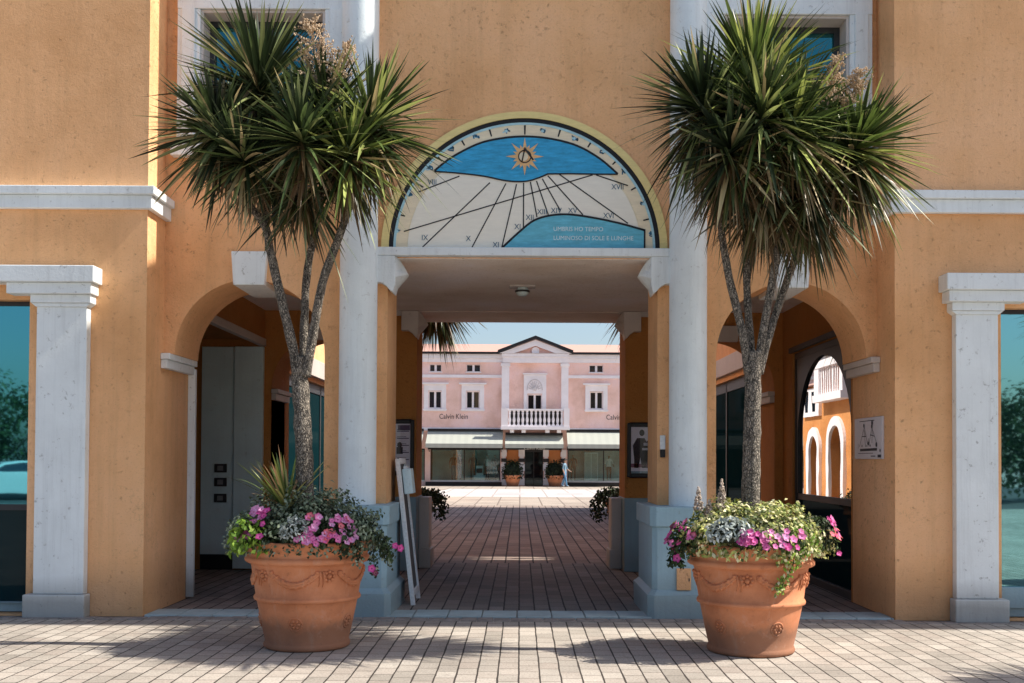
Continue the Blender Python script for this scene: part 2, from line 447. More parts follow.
# ------------------------------------------------------------------ the arcade building
H = 11.3
B = empty('arcade_building', (0, 0, 0))
tag(B, 'orange plastered arcade building with a painted sundial above its central passage', 'building')

def wing(sgn, wx0, wx1, wz):
    xs = sorted((sgn * 3.80, sgn * 16.0))
    hole = [(wx0, 0.02), (wx1, 0.02), (wx1, wz), (wx0, wz)]
    mb = MB(); mb.prism([[(xs[0], 0), (xs[1], 0), (xs[1], H), (xs[0], H)], hole], 0.0, 0.30)
    a, b = sorted((sgn * 3.80, sgn * 4.10)); mb.box(a, b, 0.30, 1.40, 0, H)
    a, b = sorted((sgn * 4.90, sgn * 16.0)); mb.box(a, b, 5.6, 5.9, 0, H)
    a, b = sorted((sgn * 15.7, sgn * 16.0)); mb.box(a, b, 0.3, 5.6, 0, H)
    return mb.build('wing_wall', ORANGE, B)
wing(-1, -8.6, -4.985, 3.20)
wing(1, 4.875, 8.6, 3.17)
# side walls of the gallery
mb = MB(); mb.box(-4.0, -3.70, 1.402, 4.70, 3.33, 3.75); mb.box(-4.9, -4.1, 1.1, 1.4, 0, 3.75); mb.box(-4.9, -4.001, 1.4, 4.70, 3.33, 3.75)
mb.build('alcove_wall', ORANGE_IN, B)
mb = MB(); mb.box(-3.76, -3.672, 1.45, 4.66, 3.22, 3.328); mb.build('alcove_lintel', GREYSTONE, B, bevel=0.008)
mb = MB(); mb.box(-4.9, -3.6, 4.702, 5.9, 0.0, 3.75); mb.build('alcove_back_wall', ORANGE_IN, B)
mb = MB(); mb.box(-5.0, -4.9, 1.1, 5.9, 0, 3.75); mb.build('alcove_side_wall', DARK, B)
# front wall
def arch_hole(cx, r, spring, zb, jamb=0.0, n=28):
    pts = [(cx - r - jamb, zb)]
    if jamb: pts += [(cx - r - jamb, spring)]
    pts += list(reversed(arc(cx, spring, r, 0, PI, n)))
    if jamb: pts += [(cx + r + jamb, spring)]
    pts += [(cx + r + jamb, zb)]
    return pts
def outline(x0, x1, zt, cuts):
    """wall outline with openings that reach the floor; cuts: lists of points floor->floor left to right"""
    p = [(x0, 0)]
    for c in cuts: p += c
    p += [(x1, 0), (x1, zt), (x0, zt)]
    return p
AX, AR, AS = 2.885, 0.80, 2.71
def left_arch():
    p = [(-3.799, 0), (-3.799, AS)] + list(reversed(arc(-AX, AS, AR, 0, PI, 30))) + [(-AX + AR, 0)]
    return p
def right_arch():
    p = [(AX - AR, 0)] + list(reversed(arc(AX, AS, AR, 0, PI, 30))) + [(3.799, AS), (3.799, 0)]
    return p
PASS = [(-1.42, 0), (-1.42, 3.75), (1.46, 3.75), (1.46, 0)]
wl = [(-3.43, 4.93), (-2.10, 4.93), (-2.10, 6.39), (-3.43, 6.39)]
wr = [(2.16, 4.93), (3.49, 4.93), (3.49, 6.36), (2.16, 6.36)]
def front_outline():
    p = left_arch() + PASS + right_arch()
    p = [(-3.8, 0)] + p + [(3.8, 0), (3.8, H), (-3.8, H)]
    return p
# keep the tiny slivers at the wings out: start exactly on the arch jamb
p = [(-3.80, AS)] + list(reversed(arc(-AX, AS, AR, 0, PI, 30))) + [(-AX + AR, 0)] + PASS + [(AX - AR, 0)] + list(reversed(arc(AX, AS, AR, 0, PI, 30))) + [(3.80, AS), (3.80, H), (-3.80, H)]
mb = MB(); mb.prism([p, wl, wr], 0.55, 1.40)
mb.build('front_wall', ORANGE, B)
# back wall with the same three openings
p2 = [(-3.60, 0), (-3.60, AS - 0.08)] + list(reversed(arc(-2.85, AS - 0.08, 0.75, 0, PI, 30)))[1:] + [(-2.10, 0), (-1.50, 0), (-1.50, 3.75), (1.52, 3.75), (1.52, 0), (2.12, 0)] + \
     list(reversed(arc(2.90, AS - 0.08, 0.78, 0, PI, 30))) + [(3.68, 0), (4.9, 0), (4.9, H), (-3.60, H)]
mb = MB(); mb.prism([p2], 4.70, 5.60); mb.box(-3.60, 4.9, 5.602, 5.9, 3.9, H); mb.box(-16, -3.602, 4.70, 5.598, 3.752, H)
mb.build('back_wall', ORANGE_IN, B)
# blue dado of the back piers
for (a, b, c, d) in ((-2.10, -1.50, -1.50, -1.33), (1.52, 2.12, 1.37, 1.52)):
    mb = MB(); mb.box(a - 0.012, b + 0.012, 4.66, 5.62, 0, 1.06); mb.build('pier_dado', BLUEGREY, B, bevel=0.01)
    s = 1 if a > 0 else -1
    m2 = MB(); x0, x1 = sorted(((a if s > 0 else b) - s * 0.0 - (0.012 if s > 0 else -0.012), (1.36 if s > 0 else -1.34)))
    m2.box(x0, x1, 5.10, 5.60, 0, 1.04); m2.box(x0 - (0.03 if s > 0 else 0), x1 + (0.03 if s < 0 else 0), 5.06, 5.64, 0, 0.28)
    m2.build('pier_buttress', GREYSTONE, B, bevel=0.01)
# ceiling slab
mb = MB(); mb.box(-3.70, 3.80, 1.40, 4.70, 3.75, 4.0); mb.box(-1.42, 1.46, 0.552, 1.399, 3.742, 3.749); mb.build('ceiling', CEIL, B)
mb = MB(); mb.box(-1.498, 1.518, 4.70, 5.9, 3.742, 3.749); mb.build('rear_soffit', CEIL, B)
# thin band where ceiling meets back wall
for a in (-2.08, 1.50): mb = MB(); mb.box(a, a + 0.6, 4.66, 4.699, 3.68, 3.749); mb.build('ceiling_band', GREYSTONE, B)
# right side wall with the glazed shop front
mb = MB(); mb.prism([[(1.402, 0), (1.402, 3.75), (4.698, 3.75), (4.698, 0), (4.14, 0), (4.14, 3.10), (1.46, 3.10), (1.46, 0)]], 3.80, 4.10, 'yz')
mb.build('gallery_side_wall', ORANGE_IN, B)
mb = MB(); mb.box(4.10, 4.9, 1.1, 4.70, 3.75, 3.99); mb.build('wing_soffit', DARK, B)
sf = empty('glazed_shopfront', (3.86, 1.46, 0), parent=B)
mb = MB()
for (a, b, c, d) in ((0, 2.68, 3.02, 3.10), (0, 0.07, 0, 3.02), (2.61, 2.68, 0, 3.02), (0.07, 2.61, 0.0, 0.10)):
    mb.box(-0.03, 0.05, a, b, c, d)
mb.build('frame', DARK, sf, bevel=0.004)
mb = MB(); mb.box(0.012, 0.024, 0.07, 2.61, 1.16, 3.02); mb.build('pane', GLASS_DOOR, sf)
mb = MB(); mb.prism([[(0.07, 1.161), (0.07, 3.02), (2.61, 3.02), (2.61, 1.161), (2.56, 1.161), (2.56, 1.9)] + [(1.34 + 1.22 * math.cos(PI * k / 28), 1.9 + 1.06 * math.sin(PI * k / 28)) for k in range(1, 28)] + [(0.12, 1.9), (0.12, 1.161)]], -0.02, 0.010, 'yz'); mb.build('arched_frame', DARK, sf)
mb = MB(); mb.box(-0.01, 0.03, 0.07, 2.61, 1.08, 1.16); mb.build('transom', DARK, sf)
mb = MB(); mb.box(0.012, 0.024, 0.07, 2.61, 0.10, 1.08); mb.build('added_dark_panel', GLASS_DARK, sf)  # dark panel added to imitate a dark reflection low in the glass
mb = MB(); mb.box(-0.10, -0.062, 1.42, 4.20, 3.11, 3.18); 
o = mb.build('door_lintel', DARK, B); o.location = (3.86, 0, 0)
mb = MB(); mb.box(-3.80, -3.715, 1.401, 1.46, 0.02, 2.62)
mb.build('jamb_strip', WHITE, B, bevel=0.006)

# centre panels above and roof
mb = MB(); mb.box(-16.0, -3.80, -0.80, 6.2, H, H + 0.25); mb.box(3.80, 16.0, -0.80, 6.2, H, H + 0.25); mb.box(-3.80, 3.80, 0.30, 6.2, H, H + 0.25)
mb.build('eaves', WHITE, B)
mb = MB()
for (a, b, f) in ((-16.2, -3.801, -0.75), (3.801, 16.2, -0.75), (-3.799, 3.799, 0.35)):
    mb.prism([[(f, H + 0.25), (6.2, H + 0.25), (3.2, H + 1.5)]], a, b, 'yz')
mb.build('roof', flat('roof_tile', (0.36, 0.16, 0.09), 0.8), B)

# string course on the wings, returning into the recess
for s in (-1, 1):
    mb = MB()
    zt = 4.345
    x0, x1 = sorted((s * 3.70, s * 16.0))
    mb.box(x0 - (0 if s > 0 else 0), x1, -0.115, -0.003, zt - 0.085, zt)
    mb.box(*sorted((s * 3.735, s * 16.0)), -0.075, -0.003, zt - 0.222, zt - 0.087)
    mb.box(*sorted((s * 3.70, s * 3.797)), -0.002, 0.547, zt - 0.085, zt)
    mb.box(*sorted((s * 3.735, s * 3.797)), -0.002, 0.547, zt - 0.222, zt - 0.087)
    mb.build('string_course', WHITE, B, bevel=0.008)

# shopfront pilasters, entablature and glazing
def shop(s, sx0, sx1, bx0, bx1, entx, gx, zt, mat, sill):
    pil = MB(); pil.box(sx0, sx1, -0.11, -0.003, 0.235, zt - 0.40); 
    po = pil.build('pilaster', WHITE, B, bevel=0.006)
    b = MB(); b.box(bx0, bx1, -0.16, -0.003, 0.0, 0.232); b.build('base', WHITE, po, bevel=0.012)
    c = MB(); c.box(sx0 - 0.05, sx1 + 0.05, -0.15, -0.003, zt - 0.362, zt - 0.28); c.prism([[(sx0 - 0.002, zt - 0.40), (sx1 + 0.002, zt - 0.40), (sx1 + 0.05, zt - 0.364), (sx0 - 0.05, zt - 0.364)]], -0.13, -0.003)
    c.build('capital', WHITE, po, bevel=0.005)
    far = s * 9.1
    e = MB(); x0, x1 = sorted((entx, far)); e.box(x0, x1, -0.24, -0.003, zt - 0.165, zt)
    e.box(*sorted((entx + s * 0.035, sx1 + 0.27 if s > 0 else sx0 - 0.27)), -0.20, -0.003, zt - 0.278, zt - 0.167)
    e.build('entablature', WHITE, B, bevel=0.008)
    w = empty('shop_window', (0, 0.12, 0), parent=B)
    x0, x1 = sorted((gx, s * 8.6))
    f = MB(); f.box(x0, x1, 0.0, 0.06, zt - 0.36, zt - 0.30); 
    xa, xb = sorted((gx, gx + s * 0.03)); f.box(xa, xb, -0.01, 0.05, sill, zt - 0.36)
    for k in (1, 2):
        xm = gx + s * k * 1.25; f.box(xm - 0.025, xm + 0.025, -0.01, 0.05, sill, zt - 0.36)
    f.build('frame', DARK, w)
    g = MB()
    if s < 0:
        g.box(x0, x1, 0.02, 0.03, 1.12, zt - 0.36); g.build('pane', mat, w)
        g = MB(); g.box(x0, x1, 0.02, 0.03, sill, 1.06); g.build('lower_pane', GLASS_DARK, w)
        g = MB(); g.box(x0, x1, 0.0, 0.05, 1.06, 1.12); g.build('transom', DARK, w)
    else:
        g.box(x0, x1, 0.02, 0.03, sill, zt - 0.36); g.build('pane', mat, w)
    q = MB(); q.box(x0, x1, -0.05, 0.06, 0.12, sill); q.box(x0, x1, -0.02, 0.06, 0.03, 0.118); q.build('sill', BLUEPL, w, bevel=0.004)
shop(-1, -4.865, -4.36, -4.95, -4.33, -4.25, -5.00, 3.515, GLASS, 0.13)
shop(1, 4.375, 4.80, 4.345, 4.885, 4.24, 4.885, 3.485, GLASS_R, 0.33)

# engaged columns on high plinths
for s, cx in ((-1, -1.71), (1, 1.765)):
    mb = MB()
    prof = []
    for k in range(25):
        t = k / 24; r = 0.198 * (1 - 0.06 * t ** 2) ; prof.append((r, 1.13 + t * (H - 1.2)))
    mb.lathe(prof, cx, 0.42, 0, 48)
    co = mb.build('column', COLUMN, B, smooth=True)
    a, b = sorted((s * 1.30, s * 1.96))
    mb = MB()
    ch = 0.09
    def octo(a, b, y0, y1, c):
        return [(a + (c if s > 0 else 0.02), y0), (b - (0.02 if s > 0 else c), y0), (b, y0 + (0.02 if s > 0 else c)), (b, y1), (a, y1), (a, y0 + (c if s > 0 else 0.02))]
    mb.prism([octo(a + 0.05, b - 0.05, 0.05, 1.32, 0.05)], 0.0, 0.93, 'xy')
    mb.prism([octo(a + 0.025, b - 0.025, 0.02, 1.34, 0.06)], 0.931, 1.13, 'xy')
    mb.prism([octo(a, b, -0.02, 1.37, 0.06)], -0.02, 0.24, 'xy')
    i0 = mb._v([(x, y, 0.24) for x, y in octo(a, b, -0.02, 1.37, 0.06)]); i1 = mb._v([(x, y, 0.29) for x, y in octo(a + 0.05, b - 0.05, 0.05, 1.32, 0.05)])
    for k in range(6): mb._f((i0 + k, i0 + (k + 1) % 6, i1 + (k + 1) % 6, i1 + k))
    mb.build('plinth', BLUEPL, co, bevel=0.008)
# lintel under the dial and its corbels
mb = MB(); mb.box(-1.575, 1.625, 0.425, 0.547, 3.757, 3.845); mb.build('lintel_band', WHITE, B, bevel=0.006)
def corbel(x_out, x_in, y0, y1, zt, m, h=0.43):
    """cyma-profiled bracket: deep at the pier, curved up to the opening"""
    s = 1 if x_in > x_out else -1
    L = abs(x_in - x_out)
    pts = [(0, 0), (L, 0), (L, -0.06)]
    for k in range(7):
        a = k / 6; pts.append((L - 0.02 - (L * 0.42) * math.sin(a * PI / 2) , -0.06 - (h - 0.16) * (1 - math.cos(a * PI / 2))))
    pts += [(L * 0.50, -h + 0.10), (L * 0.50, -h + 0.09), (0.0, -h + 0.09)]
    mb = MB(); P = [(x_out + s * a, zt + b) for a, b in pts]
    mb.prism([P], y0, y1)
    return mb.build('corbel', m, B, bevel=0.01)
def corbel2(xp, s, y0, y1, zt, m, w1=0.34, w2=0.15, h1=0.30, h2=0.43):
    """front block on the pier face plus a diagonal curved bracket under the beam"""
    mb = MB()
    xo = xp - s * w1 * 0.55
    a, b = sorted((xo, xp + s * 0.02)); mb.box(a, b, y0, y0 + 0.12, zt - h1, zt)
    # curved bracket inside the opening
    pts = []
    for k in range(9):
        t = k / 8
        pts.append((xp + s * (0.02 + w2 * (1 - t) ** 1.0 + 0.03 * math.sin(t * 2 * PI)), zt - 0.02 - (h2 - 0.02) * t))
    P = [(xp - s * 0.02, zt)] + [(xp + s * (w2 + 0.02), zt)] + pts[1:] + [(xp - s * 0.02, zt - h2)]
    mb.prism([P], y0 + 0.02, y1)
    return mb.build('corbel', m, B, bevel=0.008)
def bracket(xp, s, y0, depth, zt, m):
    """white bracket: outer face flush block, lower face curving down to a point, diamond-cut inner cheek"""
    mb = MB()
    # block in front of the pier
    w = 0.215
    # profile in plan along x (from pier outwards to opening) vs z
    prof = [(-w, 0), (0.05, 0), (0.11, -0.09), (0.15, -0.17), (0.10, -0.23), (0.03, -0.31), (0.01, -0.39), (-0.02, -0.37), (-0.07, -0.315), (-0.12, -0.285), (-w, -0.285)]
    P = [(xp + s * a, zt + b) for a, b in prof]
    n = len(P)
    i0 = mb._v([(a, y0, b) for a, b in [(xp + s * min(q[0], 0.03 if q[1] > -0.4 else 0.03), zt + q[1]) for q in prof]])
    i1 = mb._v([(a, y0 + 0.17, b) for a, b in P]); i2 = mb._v([(a, y0 + depth, b) for a, b in P])
    for i, j in ((i0, i1), (i1, i2)):
        for k in range(n): mb._f((i + k, i + (k + 1) % n, j + (k + 1) % n, j + k))
    mb._f([i0 + k for k in range(n)]); mb._f([i2 + k for k in reversed(range(n))])
    return mb.build('corbel', m, B, bevel=0.006)
bracket(-1.36, 1, 0.43, 0.30, 3.755, WHITE)
bracket(1.41, -1, 0.43, 0.30, 3.755, WHITE)
bracket(-1.50, 1, 4.58, 0.30, 3.741, GREYSTONE)
bracket(1.52, -1, 4.58, 0.30, 3.741, GREYSTONE)

# imposts
def impost(x, s, y0, y1, zt, m, inner=False):
    mb = MB()
    a, b = sorted((x, x - s * 0.10)); mb.box(a, b, y0 - 0.03, y1 + 0.02, zt - 0.065, zt)
    a, b = sorted((x, x - s * 0.07)); mb.box(a, b, y0 - 0.015, y1 + 0.01, zt - 0.16, zt - 0.067)
    return mb.build('impost', m, B, bevel=0.008)
impost(-3.797, -1, 0.46, 1.40, AS + 0.0, WHITE); impost(3.797, 1, 0.46, 1.40, AS + 0.0, GREYSTONE)
impost(-3.598, -1, 4.70, 5.60, AS - 0.10, GREYSTONE); impost(3.678, 1, 4.70, 5.60, AS - 0.10, GREYSTONE)
# keystones
for s in (-1, 1):
    mb = MB(); cx = s * AX
    mb.prism([[(cx - 0.19, 3.80), (cx + 0.19, 3.80), (cx + 0.165, 3.44), (cx - 0.165, 3.44)]], 0.47, 1.38)
    mb.build('keystone', WHITE, B, bevel=0.01)
    mb = MB(); mb.box(cx - 0.25, cx + 0.25, 4.60, 4.695, 3.32, 3.55) ; mb.build('rear_keystone', GREYSTONE, B, bevel=0.008)

# upper windows
for (hx0, hz0), (hx1, _), (_, hz1), _ in (wl, wr):
    w = empty('upper_window', (0, 0, 0), parent=B)
    mb = MB()
    x0 = hx0 - 0.24; x1 = hx1 + 0.24
    mb.box(x0, hx0, 0.47, 0.547, hz0, hz1 + 0.0); mb.box(hx1, x1, 0.47, 0.547, hz0, hz1)
    mb.box(x0, x1, 0.46, 0.547, hz1, hz1 + 0.3)
    mb.box(x0 + 0.05, hx0 - 0.05, 0.445, 0.469, hz0, hz1); mb.box(hx1 + 0.05, x1 - 0.05, 0.445, 0.469, hz0, hz1)
    mb.build('surround', WHITE, w, bevel=0.006)
    mb = MB(); mb.box(x0 - 0.05, x1 + 0.05, 0.42, 0.547, hz0 - 0.12, hz0 - 0.001); mb.build('sill', WHITE, w, bevel=0.008)
    mb = MB()
    for a, b, c, d in ((hx0, hx0 + 0.09, hz0, hz1), (hx1 - 0.09, hx1, hz0, hz1), (hx0 + 0.09, hx1 - 0.09, hz1 - 0.09, hz1), (hx0 + 0.09, hx1 - 0.09, hz0, hz0 + 0.09), ((hx0 + hx1) / 2 - 0.05, (hx0 + hx1) / 2 + 0.05, hz0 + 0.09, hz1 - 0.09)):
        mb.box(a, b, 0.74, 0.80, c, d)
    mb.build('frame', DARK, w, bevel=0.004)
    mb = MB(); mb.box(hx0 + 0.002, hx0 + 0.03, 0.50, 0.738, hz0 + 0.002, hz1 - 0.002); mb.box(hx1 - 0.03, hx1 - 0.002, 0.50, 0.738, hz0 + 0.002, hz1 - 0.002); mb.box(hx0 + 0.031, hx1 - 0.031, 0.50, 0.738, hz1 - 0.03, hz1 - 0.002); mb.build('reveal', GREYSTONE, w)
    mb = MB(); mb.box(hx0 + 0.09, hx1 - 0.09, 0.765, 0.775, hz0 + 0.09, hz1 - 0.09); mb.build('pane', GLASS_UP, w)

# alcove panels with switches
pn = empty('panelled_door', (0, 0, 0), parent=B)
mb = MB(); mb.box(-4.12, -3.705, 4.62, 4.70, 0.02, 3.215); mb.build('leaf', PANEL, pn, bevel=0.006)
mb = MB(); mb.box(-4.60, -4.135, 4.675, 4.70, 0.001, 0.219); mb.build('kick_board', BLACK, pn)
mb = MB(); mb.box(-4.60, -4.135, 4.66, 4.70, 0.22, 3.215); mb.build('leaf', PANEL, pn, bevel=0.006)
for i, z in enumerate((1.46, 1.26, 1.03)):
    mb = MB(); mb.box(-4.40, -4.22, 4.635, 4.66, z - 0.062, z + 0.062); q = mb.build('switch_plate', DARK, pn, bevel=0.006)
    mb = MB(); mb.box(-4.35, -4.27, 4.626, 4.634, z - 0.035, z + 0.035); mb.build('rocker', flat('grey_switch', (0.25, 0.25, 0.26)), q)
# ------------------------------------------------------------------ sundial
SD = empty('sundial', (0.03, 0.55, 3.846), parent=B)
SC = 11.55 / 1086
def sp_(u, v):
    """drawing coordinates of the dial -> metres on the dial plane (origin centre of its base)"""
    return ((u - 478) / 3.103 * SC, max(0.0, (466 - v) / 3.103 * SC))
CREAM = painted('dial_cream', (0.88, 0.80, 0.60), 0.10)
DIALW = painted('dial_field', (0.92, 0.88, 0.76), 0.06)
YEL = painted('dial_ochre', (0.86, 0.70, 0.30), 0.12)
LBLUE = painted('dial_pale_blue', (0.45, 0.72, 0.80), 0.2)
CLOUD = painted('dial_blue', (0.045, 0.42, 0.74), 0.38)
HILL = painted('dial_teal', (0.15, 0.54, 0.70), 0.28)
INK = painted('dial_black', (0.015, 0.017, 0.022), 0.3)
GOLD = painted('dial_gold', (0.88, 0.55, 0.26), 0.25)
PEACH = painted('dial_peach', (0.90, 0.78, 0.56), 0.15)
INKB = painted('dial_ink_blue', (0.03, 0.14, 0.24), 0.5)
PALE = painted('dial_lettering', (0.75, 0.88, 0.90), 0.15)
def half(name, r0x, r0z, r1x, r1z, y, m, parent=SD):
    n = 64
    o = [(r1x * math.cos(PI * k / n), r1z * math.sin(PI * k / n)) for k in range(n + 1)]
    i = [(r0x * math.cos(PI * k / n), r0z * math.sin(PI * k / n)) for k in range(n + 1)] if r0x else []
    mb = MB(); P = o + list(reversed(i)) if i else o
    if i:
        a = mb._v([(p[0], y, p[1]) for p in o]); b = mb._v([(p[0], y, p[1]) for p in i])
        c = mb._v([(p[0], -0.001, p[1]) for p in o]); d = mb._v([(p[0], -0.001, p[1]) for p in i])
        for k in range(n):
            mb._f((a + k, a + k + 1, b + k + 1, b + k)); mb._f((a + k, a + k + 1, c + k + 1, c + k)); mb._f((b + k, b + k + 1, d + k + 1, d + k))
    else: mb.prism([P], y, -0.001)
    return mb.build(name, m, parent)
half('rim', 1.445, 1.405, 1.525, 1.475, -0.035, YEL)
half('black_band', 1.398, 1.362, 1.4449, 1.4049, -0.020, INK)
half('blue_band', 1.372, 1.337, 1.3979, 1.3619, -0.016, LBLUE)
half('zodiac_ring', 1.250, 1.215, 1.3719, 1.3369, -0.010, PEACH)
half('ring_ground', 0, 0, 1.3640, 1.3290, -0.006, CREAM)
# field (clipped by the ring)
mb = MB(); mb.prism([[(1.245 * math.cos(PI * k / 48), 1.17 * math.sin(PI * k / 48)) for k in range(49)]], -0.012, -0.0061)
mb.build('dial_field', DIALW, SD)
def poly(pts, y, th=0.002):
    mb = MB(); mb.prism([[sp_(*p) for p in pts]], y, y + th); return mb
def smoothp(pts, n=6):
    out = []
    for k in range(len(pts) - 1):
        p0 = pts[max(0, k - 1)]; p1 = pts[k]; p2 = pts[k + 1]; p3 = pts[min(len(pts) - 1, k + 2)]
        for j in range(n):
            t = j / n
            out.append(tuple(0.5 * ((2 * b) + (-a + c) * t + (2 * a - 5 * b + 4 * c - d) * t * t + (-a + 3 * b - 3 * c + d) * t ** 3) for a, b, c, d in zip(p0, p1, p2, p3)))
    out.append(pts[-1]); return out
def stroke(mb, pts, w, y):
    P = [Vector(sp_(*p)) for p in pts]
    L = []; Rr = []
    for k, p in enumerate(P):
        t = (P[min(k + 1, len(P) - 1)] - P[max(0, k - 1)])
        if t.length < 1e-6: continue
        t.normalize(); n = Vector((-t.y, t.x)) * w / 2
        L.append(p + n); Rr.append(p - n)
    a = mb._v([(q.x, y, q.y) for q in L]); b = mb._v([(q.x, y, q.y) for q in Rr])
    for k in range(len(L) - 1): mb._f((a + k, a + k + 1, b + k + 1, b + k))
top = smoothp([(197, 222), (250, 180), (330, 138), (400, 120), (478, 113), (560, 120), (640, 141), (710, 180), (768, 229)])
low = [(768, 230), (700, 230), (620, 229), (550, 230)] + smoothp([(550, 230), (520, 243), (478, 254), (420, 252), (350, 238), (270, 229), (197, 224)])
poly(top + low, -0.018).build('sky_shape', CLOUD, SD)
hill = smoothp([(407, 464), (470, 405), (510, 375), (560, 360), (620, 357), (700, 368), (780, 385), (852, 405)])
poly(hill + [(852, 465), (407, 466)], -0.022).build('hill_shape', HILL, SD)
mb = MB()
stroke(mb, top, 0.022, -0.0195); stroke(mb, low, 0.016, -0.0195)
stroke(mb, hill, 0.022, -0.0235); stroke(mb, [(852, 402), (852, 466)], 0.018, -0.0235); stroke(mb, [(407, 463), (852, 463)], 0.014, -0.0238)
mb.build('outline', INK, SD, fix=False)
mb = MB()
for a in (((148, 288), (275, 238)), ((157, 465), (370, 258)), ((313, 465), (420, 260)), ((407, 465), (453, 262)), ((475, 400), (475, 258)), ((517, 365), (496, 255)), ((552, 357), (515, 252)), ((590, 345), (533, 245)), ((660, 357), (550, 235)), ((800, 383), (585, 230)), ((800, 265), (700, 232)), ((103, 412), (690, 232))):
    mb = MB(); stroke(mb, a, 0.0125, -0.0145); mb.build('hour_line', INK, SD, fix=False)
mb = MB()
for s, u, v in (('VIII', 190, 258), ('IX', 168, 432), ('X', 304, 434), ('XI', 390, 453), ('XI', 457, 396), ('XII', 495, 367), ('XIII', 533, 349), ('XIV', 577, 345), ('XV', 628, 345), ('XVI', 740, 360), ('XVII', 768, 270)):
    x, z = sp_(u, v); mb = MB(); text_into(mb, s, x, 0, z, 0.082, 0.016, xs=0.9); mb.build('numeral', INKB, SD, fix=False)
mb = MB()
x, z = sp_(568, 403); text_into(mb, 'UMBRIS HO TEMPO', x, 0, z, 0.066, 0.0245, 'LEFT', xs=0.93)
x, z = sp_(568, 431); text_into(mb, 'LUMINOSO DI SOLE E LUNGHE', x, 0, z, 0.066, 0.0245, 'LEFT', xs=0.93)
mb.build('inscription', PALE, SD, fix=False)
# ring ticks and little signs
mb = MB()
for (u, v) in ((478, 92), (370, 99), (283, 129), (210, 181), (150, 266), (92, 360), (586, 99), (682, 133), (762, 189), (822, 272), (862, 370)):
    x, z = sp_(u, v); d = Vector((x, z)).normalized(); 
    a = Vector((x, z)) - d * 0.05; b = Vector((x, z)) + d * 0.05; n = Vector((-d.y, d.x)) * 0.007
    mb = MB(); q = [a + n, a - n, b - n * 1.5, b + n * 1.5]; i = mb._v([(p.x, -0.0125, p.y) for p in q]); mb._f((i, i + 1, i + 2, i + 3)); mb.build('ring_tick', INK, SD, fix=False)
r2 = random.Random(3)
mb = MB(); mc = MB()
for (u, v) in ((420, 96), (326, 112), (248, 150), (180, 212), (118, 298), (82, 412), (533, 95), (632, 118), (724, 158), (792, 222), (848, 322), (871, 414)):
    pu, pv = u, v; mb = MB(); mc = MB()
    for k in range(3):
        pts = [(pu + r2.uniform(-11, 11), pv + r2.uniform(-9, 9)) for _ in range(4)]
        stroke(mb if k else mc, smoothp(pts, 4), 0.013, -0.0128 - k * 0.0003)
    x, z = sp_(pu, pv); (mc if r2.random() < 0.5 else mb).disc((x, -0.0137, z), 0.017, seg=9)
    zs = mb.build('zodiac_sign', INKB, SD, fix=False); mc.build('highlight', LBLUE, zs, fix=False)
# the sun
mb = MB(); cx, cz = sp_(478, 176)
for k in range(16):
    a = PI / 8 * k; r = 0.205 if k % 2 == 0 else 0.135
    w = 0.026
    q = [(cx + math.cos(a) * r, cz + math.sin(a) * r), (cx + math.cos(a + PI / 2) * w + math.cos(a) * 0.065, cz + math.sin(a + PI / 2) * w + math.sin(a) * 0.065), (cx - math.cos(a + PI / 2) * w + math.cos(a) * 0.065, cz - math.sin(a + PI / 2) * w + math.sin(a) * 0.065)]
    i = mb._v([(x, -0.022, z) for x, z in q]); mb._f((i, i + 1, i + 2))
mb.disc((cx, -0.0225, cz), 0.088, seg=28)
su = mb.build('painted_sun', GOLD, SD, fix=False)
mb = MB(); 
for k in range(24):
    a0 = 2 * PI * k / 24; a1 = 2 * PI * (k + 1) / 24
    mb.quad(*[(cx + math.cos(a) * r, -0.0235, cz + math.sin(a) * r) for a, r in ((a0, 0.060), (a1, 0.060), (a1, 0.072), (a0, 0.072))])
mb.build('disc_outline', INK, SD, fix=False)
mb = MB(); mb.disc((cx - 0.012, -0.0240, cz), 0.048, seg=20); mb.build('sun_face', CREAM, SD, fix=False)
mb = MB(); mb.tube([(cx, -0.025, cz + 0.085), (cx + 0.05, -0.16, cz - 0.02), (cx + 0.085, -0.26, cz - 0.10)], [0.012, 0.011, 0.009], 8)
mb.tube([(cx - 0.03, -0.024, cz - 0.06), (cx, -0.03, cz + 0.085)], 0.007, 6)
mb.build('gnomon', BLACK, SD, smooth=True)
SD.location = (0.035, 0.55, 3.846)

# ------------------------------------------------------------------ things fixed to the building
# ceiling lamp
lm = empty('ceiling_lamp', (0.02, 2.35, 3.75)); tag(lm, 'small flush lamp on the pinkish ceiling of the passage', 'lamp')
mb = MB(); mb.box(-0.16, 0.16, -0.10, 0.10, -0.025, -0.001); mb.build('mounting_plate', GREYSTONE, lm, bevel=0.004)
mb = MB(); mb.lathe([(0.001, -0.13), (0.05, -0.125), (0.075, -0.10), (0.08, -0.06), (0.06, -0.026)], 0, 0, 0, 20); mb.build('shade', PANEL, lm, smooth=True)
mb = MB(); mb.lathe([(0.083, -0.085), (0.092, -0.08), (0.092, -0.065), (0.083, -0.06)], 0, 0, 0, 20); mb.build('guard_ring', DARK, lm, smooth=True)

